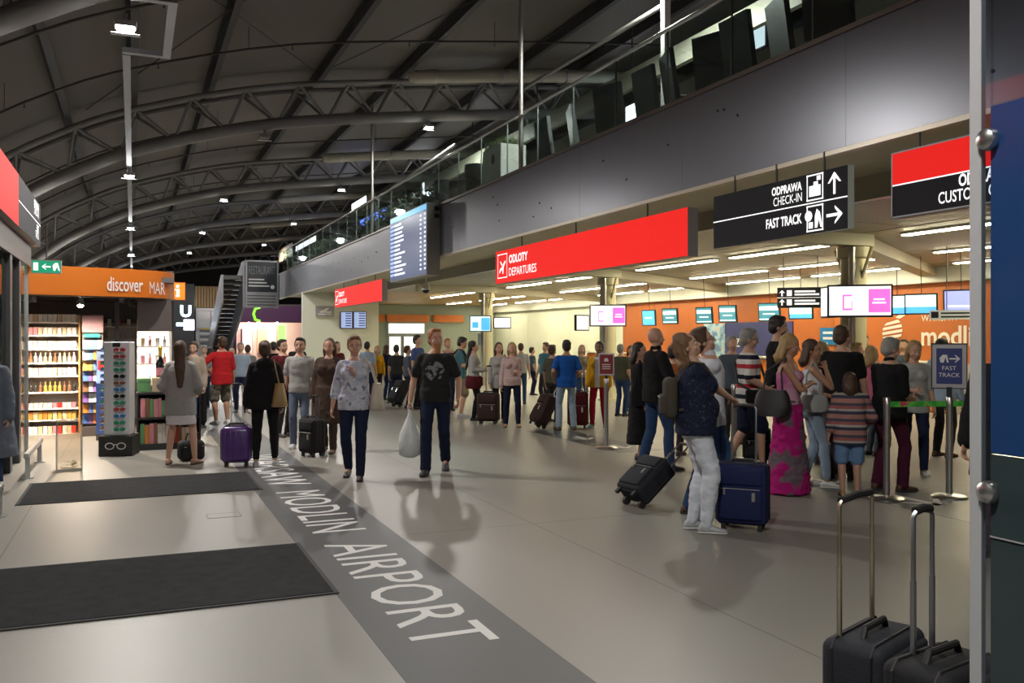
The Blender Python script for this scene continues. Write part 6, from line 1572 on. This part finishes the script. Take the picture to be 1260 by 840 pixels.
w3 = person('person in white top and light jeans touching the chin beside the magenta dress', 999, 598, 417, 125, 'f', .96, lod=1, top=dict(style='tank', m=T_WHITE, hem=.92, neck=1.40, waist=.3, name='top'), bottom=jeans(J_LIGHT, cuff=.048, len=.9), shoes='white', hair=('bob', 'brown'), head=(15, -5), rh=(.04, .15, 1.40), relbow=(.5, .4, -1), lh=(.10, .20, 1.08), skin=SKIN2, feet=((-.08, -.08), (.09, .16, 8)))
tote('pale grey handbag on the person with light jeans', w3, f('pale_bag', (.30, .31, .30)), 1, w=.17, z0=.90, z1=1.10, x=.20, y=.0)
person('person with glasses and navy print jacket in the queue', 1012, 572, 420, 105, 'f', 1.08, lod=1, top=dict(style='long', m=blotch('navy_print', (.012, .016, .05), (.02, .025, .06), 9, .55, (.25, .23, .16)), hem=.82, name='jacket'), bottom=jeans(T_LGREY), shoes='grey', hair=('bob', 'blonde'), glasses=True, head=(0, -3))
person('person in plain black t-shirt seen from behind under the large advert screen', 1036, 588, 400, 55, 'm', 1.06, lod=1, top=dict(style='tee', m=T_BLACK, hem=.82, name='t_shirt'), bottom=jeans(T_CHAR), hair=('short', 'brown'), head=(25, -3))
STRC = stripes('child_stripes', [(0, (.40, .20, .17)), (.28, (.05, .055, .085)), (.48, (.42, .38, .36)), (.62, (.35, .12, .12)), (.82, (.08, .08, .11))], .16)
c1 = person('child in a striped jumper and pale blue shorts in front of the queue post', 1046, 611, 458, 35, 'm', 1.15, lod=1, top=dict(style='long', m=STRC, hem=.76, sleeve=1.6, name='jumper', infl=.03), bottom=dict(style='shorts', m=f('sky_shorts', (.16, .28, .48)), len=1.0), shoes='tan', hair=('bob', 'brown'), head=(10, -10), rh=(.26, .24, 1.0))
m4 = person('person in black polo and burgundy trousers by the queue post', 1094, 603, 415, 88, 'm', 1.16, lod=1, top=dict(style='tee', m=T_BLACK, hem=.80, sleeve=.95, collar=True, name='polo_shirt'), bottom=jeans(T_BURG, cuff=.066), shoes='brown', hair=('short', 'grey'), head=(12, -12), rh=(.10, .26, 1.05), lh=(-.10, .28, 1.04), feet=((-.12, -.06, 8), (.12, .08, 10)))
person('person in pale grey top and jeans behind the fast track sign', 1124, 582, 418, 215, 'f', 1.05, lod=1, top=dict(style='elbow', m=T_LGREY, hem=.80, name='blouse'), bottom=jeans(J_DARK, cuff=.05), shoes='white', hair=('bob', 'blonde'), head=(-10, -15), rh=(.05, .26, 1.10), feet=((-.10, .12, 5), (.11, -.10, 8)))
person('person in long-sleeved pale blue shirt at the end of the check-in queue', 1160, 562, 416, 80, 'm', 1.05, lod=2, top=dict(style='long', m=T_LBLUE, hem=.82), bottom=jeans(T_CHAR), shoes='brown', hair=('short', 'dark'), lh=(-.15, .4, 1.2))
person('person in pink top behind the black polo', 1074, 560, 425, 100, 'f', 1.0, lod=2, top=dict(style='tee', m=T_PINK), bottom=jeans(T_SLATE), hair=('bob', 'blonde'))
person('person in navy t-shirt next to the pink top', 1056, 547, 421, 150, 'm', 1.0, lod=2, top=dict(style='tee', m=T_NAVY), bottom=jeans(), hair=('short', 'blonde'))
person('person in grey t-shirt close to the cream column', 1064, 528, 412, 200, 'm', 1.0, lod=3, top=dict(style='tee', m=T_GREY), bottom=jeans(), hair=('short', 'brown'))
person('person in dark coat and mauve trousers half hidden by the glass partition', 1236, 684, 402, 250, 'm', 1.05, lod=2, top=dict(style='jacket', m=T_BLACK, hem=.60, infl=.03, flare=.1), bottom=jeans(f('mauve', (.10, .065, .075))), hair=('short', 'dark'))
person('person in grey seen behind the striped shirt', 901, 545, 413, 200, 'm', 1.0, lod=3, top=dict(style='tee', m=T_SLATE), bottom=jeans(T_CHAR), hair=('short', 'grey'))
# --- middle queue
m5 = person('person in royal blue t-shirt and light jeans seen from behind', 697, 529, 418, 15, 'm', 1.08, lod=1, top=dict(style='tee', m=T_BLUE, hem=.84, name='t_shirt'), bottom=jeans(J_LIGHT, cuff=.062), shoes='brown', hair=('short', 'dark'), rh=(.20, .14, 1.0), lh=(-.24, .10, .98), skin=SKIN2, feet=((-.15, 0, 8), (.15, .0, 8)))
person('person in open yellow jacket and red trousers by the burgundy sign', 737, 526, 420, 220, 'f', .98, lod=1, top=dict(style='tank', m=T_WHITE, hem=.84, name='vest'), outer=dict(style='long', m=T_YELLOW, hem=.82, infl=.024, neck=1.43, name='jacket'), bottom=jeans(T_DKRED, cuff=.045), shoes='teal', hair=('bun', 'dark'), skin=SKIN3, feet=((-.13, 0, 5), (.13, .05, 8)))
yj = PEOPLE[-1]; mb = MB(); sY = yj['s']
vs = []; cols_ = (-.05, -.025, 0, .025, .05); rows_ = [.83 + .06 * k for k in range(11)]
for zz in rows_:
    for xx in cols_: vs.append((xx * sY, (.166 - 1.2 * xx * xx + (.022 if 1.18 < zz < 1.36 else .0)) * sY, zz * sY))
for zz in rows_:
    for xx in cols_: vs.append((xx * sY, .10 * sY, zz * sY))
nc, nr = len(cols_), len(rows_)
fs = [(r * nc + c, r * nc + c + 1, (r + 1) * nc + c + 1, (r + 1) * nc + c) for r in range(nr - 1) for c in range(nc - 1)]
mb.add(vs, fs).build('shirt_front', T_WHITE, yj['root'], smooth=True)
person('person in olive shirt and dark trousers by the tilted brown suitcase', 680, 519, 424, 60, 'm', 1.0, lod=2, top=dict(style='tee', m=T_OLIVE), bottom=jeans(T_CHAR), hair=('short', 'brown'), skin=SKIN2)
person('person in pink floral blouse and black trousers facing the hall', 630, 525, 421, 200, 'f', 1.03, lod=1, top=dict(style='long', m=blotch('pink_floral', (.50, .38, .36), (.45, .30, .29), 7, .55, (.30, .03, .05)), hem=.86, name='blouse'), bottom=jeans(T_NAVY, cuff=.050), shoes='tan', hair=('bob', 'blonde'), lh=(-.05, .18, 1.12), feet=((-.13, 0, 8), (.13, 0, 8)))
w5 = person('person in grey cardigan beside the brown upright suitcase', 614, 519, 421, 190, 'f', 1.0, lod=2, top=dict(style='long', m=T_LGREY, hem=.74), bottom=jeans(T_BLACK, cuff=.05), shoes='tan', hair=('long', 'brown'))
tote('beige shoulder bag on the grey cardigan', w5, T_KHAKI, -1, w=.14, z0=.80, z1=1.04, x=.22)
w4 = person('person in light grey top with a maroon jacket tied at the waist', 583, 517, 419, 115, 'f', .97, lod=2, top=dict(style='long', m=T_LGREY, hem=.90), bottom=jeans(T_BLACK, cuff=.046), hair=('vlong', 'dark'), rh=(.12, .24, 1.10), lh=(-.1, .24, 1.1))
t, s_ = carried('tied_jacket', 'maroon jacket tied round the waist of the person in light grey', 'jacket', w4)
mb = MB(); loft(mb, [(Vector((0, -.01, z)), Vector((a, 0, 0)), Vector((0, b, 0))) for z, a, b in ((1.00, .16, .13), (.97, .20, .155), (.88, .225, .18), (.76, .22, .18), (.70, .20, .165))], 20); SCB(mb, s_).build('jacket_body', T_MAROON, t, smooth=50)
for sx in (-1, 1): SCB(MB().tube([(sx * .10, .13, .95), (sx * .03, .17, .94), (sx * .06, .17, .76)], [.03, .028, .025], 8), s_).build('sleeve', T_MAROON, t, smooth=True)
m6 = person('person in grey shirt and khaki shorts with a dark backpack', 567, 513, 414, 115, 'm', .96, lod=2, top=dict(style='tee', m=T_TEAL, hem=.84), bottom=dict(style='shorts', m=T_KHAKI, len=1.0), shoes='grey', hair=('short', 'dark'), rh=(.12, .30, 1.16), lh=(-.10, .28, 1.14), head=(0, -18))
backpack('dark backpack on the person in khaki shorts', m6, T_BLACK)
for a in [('dark-shirted person seen from behind in the far queue', 488, 499, 424, 30, 'm', T_CHAR, J_DARK, 'dark'), ('person in slate shirt beside the white window', 502, 502, 425, 100, 'm', T_SLATE, T_CHAR, 'brown'), ('person in mid blue t-shirt in the far queue', 514, 503, 412, 140, 'm', f('mid_blue', (.07, .11, .28)), T_BLACK, 'dark'), ('person in pale pink t-shirt behind the khaki shorts', 551, 505, 416, 180, 'm', f('blush', (.40, .26, .22)), J_DARK, 'ginger')]:
    person(a[0], a[1], a[2], a[3], a[4], a[5], 1.0, lod=3, top=dict(style='tee', m=a[6]), bottom=jeans(a[7]), hair=('short', a[8]))
# --- walkers
def print_tee():
    m = bpy.data.materials.new('black_tee_with_pale_print'); m.use_nodes = True; nt = m.node_tree; b = nt.nodes['Principled BSDF']; N = nt.nodes.new; L = nt.links.new
    tc = N('ShaderNodeTexCoord'); mp = N('ShaderNodeMapping'); mp.inputs['Location'].default_value = (0, 0, -1.22); L(tc.outputs['Object'], mp.inputs[0])
    sp = N('ShaderNodeSeparateXYZ'); L(mp.outputs[0], sp.inputs[0]); cb = N('ShaderNodeCombineXYZ'); L(sp.outputs[0], cb.inputs[0]); L(sp.outputs[2], cb.inputs[1])
    ln = N('ShaderNodeVectorMath'); ln.operation = 'LENGTH'; L(cb.outputs[0], ln.inputs[0])
    lt = N('ShaderNodeMath'); lt.operation = 'LESS_THAN'; lt.inputs[1].default_value = .115; L(ln.outputs['Value'], lt.inputs[0])
    fr = N('ShaderNodeMath'); fr.operation = 'GREATER_THAN'; fr.inputs[1].default_value = .05; L(sp.outputs[1], fr.inputs[0])
    nz = N('ShaderNodeTexNoise'); nz.inputs['Scale'].default_value = 26; L(tc.outputs['Object'], nz.inputs['Vector'])
    th = N('ShaderNodeMath'); th.operation = 'GREATER_THAN'; th.inputs[1].default_value = .50; L(nz.outputs['Fac'], th.inputs[0])
    m1 = N('ShaderNodeMath'); m1.operation = 'MULTIPLY'; L(lt.outputs[0], m1.inputs[0]); L(fr.outputs[0], m1.inputs[1]); m2 = N('ShaderNodeMath'); m2.operation = 'MULTIPLY'; L(m1.outputs[0], m2.inputs[0]); L(th.outputs[0], m2.inputs[1])
    mx = N('ShaderNodeMixRGB'); mx.inputs[1].default_value = (.011, .011, .012, 1); mx.inputs[2].default_value = (.20, .21, .23, 1); L(m2.outputs[0], mx.inputs[0]); L(mx.outputs[0], b.inputs['Base Color']); b.inputs['Roughness'].default_value = .9
    return m
PRINT = print_tee()
m7 = person('person in black printed t-shirt walking with a white plastic bag', 536, 581, 402, 203, 'm', 1.04, lod=1, top=dict(style='tee', m=PRINT, hem=.86, name='t_shirt'), bottom=jeans(J_DARK, cuff=.064, infl=.016), shoes='black', hair=('short', 'red'), beard=('long', 'ginger'), head=(-24, 3), rh=(.30, .05, .87), lh=(-.28, .10, .90), feet=((-.10, -.26, 4, .06), (.10, .22, 6)), curl=(35, 70))
ang = m7['rz']
hw = m7['WM'] @ (Vector((.30, .06, .80)) * m7['s'])
t = thing('plastic_bag', 'full white plastic carrier bag in the hand of the walker in black', 'bag', (hw.x, hw.y, 0), ang)
M_PLB = mat('white_polythene', (.66, .70, .70), .35, var=.08, bump=.8, bscale=14)
mb = MB(); loft(mb, [(Vector((0, 0, z)), Vector((a * 1.0, 0, 0)), Vector((0, b, 0))) for z, a, b in ((.19, .06, .05), (.22, .12, .10), (.34, .145, .12), (.48, .12, .10), (.60, .07, .05), (.69, .03, .02), (.76, .022, .015))], 18)
mb.v = [(x + .012 * noise.noise(Vector((x * 20, y * 20, z * 12))), y + .012 * noise.noise(Vector((x * 20 + 5, y * 20, z * 12))), z) for x, y, z in mb.v]
mb.build('bag_body', M_PLB, t, smooth=80); MB().tube([(-.02, 0, .74), (-.03, 0, .80), (.0, 0, .84), (.03, 0, .80), (.02, 0, .74)], .008, 6).build('bag_handle', M_PLB, t, smooth=True)
MB().quad((-.03, -.125, .30), (.06, -.125, .30), (.05, -.122, .37), (-.02, -.122, .37)).build('green_print', mat('green_print', (.05, .35, .2), .5), t)
w6 = person('person in pale floral blouse walking with a cream tote', 436, 588, 412, 200, 'f', 1.08, lod=1, top=dict(style='long', m=blotch('pale_floral', (.42, .46, .55), (.55, .57, .62), 11, .5, (.20, .22, .36)), hem=.84, name='blouse', sleeve=1.5), bottom=jeans(J_DARK, cuff=.052), shoes='black', hair=('short', 'lightbrown'), lh=(-.02, .16, 1.28), rh=(.27, -.02, .86), head=(-10, -4), feet=((-.09, .16, 4), (.09, -.16, 4, .04)))
tote('cream canvas tote on the shoulder of the floral blouse', w6, f('cream_canvas', (.52, .47, .39)), -1, w=.20, z0=.84, z1=1.16, x=.28, y=.05, th=.08)
w7 = person('person in black hooded jacket with a tan shoulder bag seen from behind', 326, 574, 419, 10, 'f', 1.05, lod=1, top=dict(style='jacket', m=T_BLACK, hem=.80, infl=.032, hood=True, name='jacket'), bottom=jeans(T_BLACK, cuff=.044, len=.93), shoes='grey', hair=('bun', 'brown'), feet=((-.12, .0, 6), (.13, .08, 6)))
tote('tan leather hobo bag on the black hooded jacket', w7, mat('tan_leather', (.30, .20, .085), .5), 1, w=.17, z0=.84, z1=1.16, x=.20, y=-.12, th=.10)
person('person in pale grey shirt and blue jeans beside the black suitcase', 369, 551, 415, 200, 'm', .98, lod=2, top=dict(style='tee', m=T_LGREY, name='shirt'), bottom=jeans(f('faded_jeans', (.12, .15, .22))), shoes='grey', hair=('short', 'dark'))
person('person in long brown coat walking past the black suitcase', 405, 556, 416, 205, 'f', 1.05, lod=2, top=dict(style='jacket', m=T_BROWN, hem=.45, infl=.03, flare=.12, name='coat'), bottom=jeans(T_BROWN), shoes='brown', hair=('long', 'brown'), feet=((-.09, .12), (.09, -.12, 4, .03)))
person('person in maroon jacket between the black jacket and the brown coat', 348, 537, 417, 150, 'm', 1.05, lod=2, top=dict(style='jacket', m=T_MAROON, hem=.82, infl=.026), bottom=jeans(T_CHAR), hair=('short', 'dark'))
# --- left side
person('person in red polo and camouflage shorts with hand on hip', 273, 522, 414, 340, 'm', 1.15, lod=1, top=dict(style='tee', m=T_RED, hem=.80, sleeve=.95, collar=True, name='polo_shirt'), bottom=dict(style='shorts', m=blotch('camouflage', (.10, .09, .07), (.20, .18, .14), 9, .5, (.06, .055, .045)), len=1.0), shoes='white', hair=('short', 'brown'), lh=(-.22, .08, 1.04), lelbow=(-1, -.3, 0), skin=SKIN2, feet=((-.12, 0, 10), (.12, 0, 10)))
w8 = person('person in grey sweater and white skirt by the book table', 222, 571, 419, 15, 'f', .96, lod=1, top=dict(style='long', m=f('marl_grey', (.30, .30, .29)), hem=.70, infl=.030, sleeve=1.7, waist=.8, flare=.05, name='sweater'), bottom=dict(style='skirt', m=T_WHITE, hem=.57, flare=.03), shoes='tan', hair=('vlong', 'brown'), head=(-10, 4), feet=((-.17, .02, 5), (.20, -.02, 25)), rh=(.20, .22, 1.0), lh=(-.2, .2, 1.0))
person('person in beige jacket behind the grey sweater', 238, 528, 420, 200, 'm', 1.0, lod=2, top=dict(style='jacket', m=f('beige', (.34, .28, .22)), name='jacket'), bottom=jeans(T_CHAR), hair=('short', 'brown'))
person('person in blue-grey knit coat at the entrance door', -13, 604, 418, 200, 'f', 1.1, lod=2, top=dict(style='jacket', m=f('blue_grey_knit', (.13, .15, .19)), hem=.40, infl=.03, flare=.14, name='coat'), bottom=jeans(J_BLUE), hair=('bob', 'dark'))
# --- background crowd
crowd = [(251, 502, 425, 200, 'm', T_GREY, 'grey', 'person in grey far behind the beige jacket'), (259, 499, 427, 20, 'f', T_SLATE, 'dark', 'person in slate blue far behind the beige jacket'), (296, 507, 421, 190, 'm', T_LBLUE, 'grey', 'person in pale blue behind the red polo'), (305, 500, 424, 10, 'm', T_GREY, 'brown', 'person in grey near the pale lift shaft'), (285, 494, 428, 200, 'f', T_LGREY, 'blonde', 'person in light grey near the lift shaft'),
    (337, 505, 420, 30, 'm', T_BLACK, 'dark', 'person in black in front of the purple shop'), (366, 500, 418, 200, 'm', T_CHAR, 'dark', 'person in charcoal under the pale green end wall'), (415, 500, 420, 170, 'f', T_MAROON, 'brown', 'person in maroon under the end wall monitors'), (452, 496, 420, 30, 'm', T_LBLUE, 'dark', 'person in pale blue beyond the floral blouse walker'), (464, 494, 425, 200, 'f', T_YELLOW, 'blonde', 'person in yellow beyond the cream tote'),
    (641, 497, 422, 30, 'm', T_LGREY, 'brown', 'person in light grey behind the floral blouse'), (671, 500, 421, 250, 'm', T_TEAL, 'brown', 'person in teal with hand on hip behind the olive shirt'), (716, 505, 424, 200, 'f', T_KHAKI, 'blonde', 'person in khaki behind the yellow jacket'), (764, 512, 423, 60, 'm', T_OLIVE, 'grey', 'person in olive green behind the burgundy sign'), (776, 505, 425, 200, 'f', T_BROWN, 'brown', 'person in brown near the orange wall behind the black dress'),
    (655, 486, 427, 100, 'm', T_SLATE, 'dark', 'person in slate at the far desk behind the teal shirt'), (1052, 512, 416, 250, 'm', T_BLACK, 'dark', 'person in black at the desks behind the queue'), (1112, 530, 417, 240, 'm', T_SLATE, 'brown', 'person in slate at the desks under the wall logo'), (850, 520, 420, 240, 'f', T_LGREY, 'dark', 'person in light grey behind the pale shirt'), (476, 492, 424, 60, 'f', T_NAVY, 'brown', 'person in navy near the tilted black suitcase')]
for (px, fy, hy, hd, sx, tm, hc, lb) in crowd:
    person(lb, px, fy, hy, hd, sx, 1.0, lod=3, top=dict(style='tee' if sx == 'm' else 'long', m=tm), bottom=jeans(random.choice([J_BLUE, J_DARK, T_CHAR])), hair=('short' if sx == 'm' else 'bob', hc))
finish_people()
bpy.context.view_layer.update()
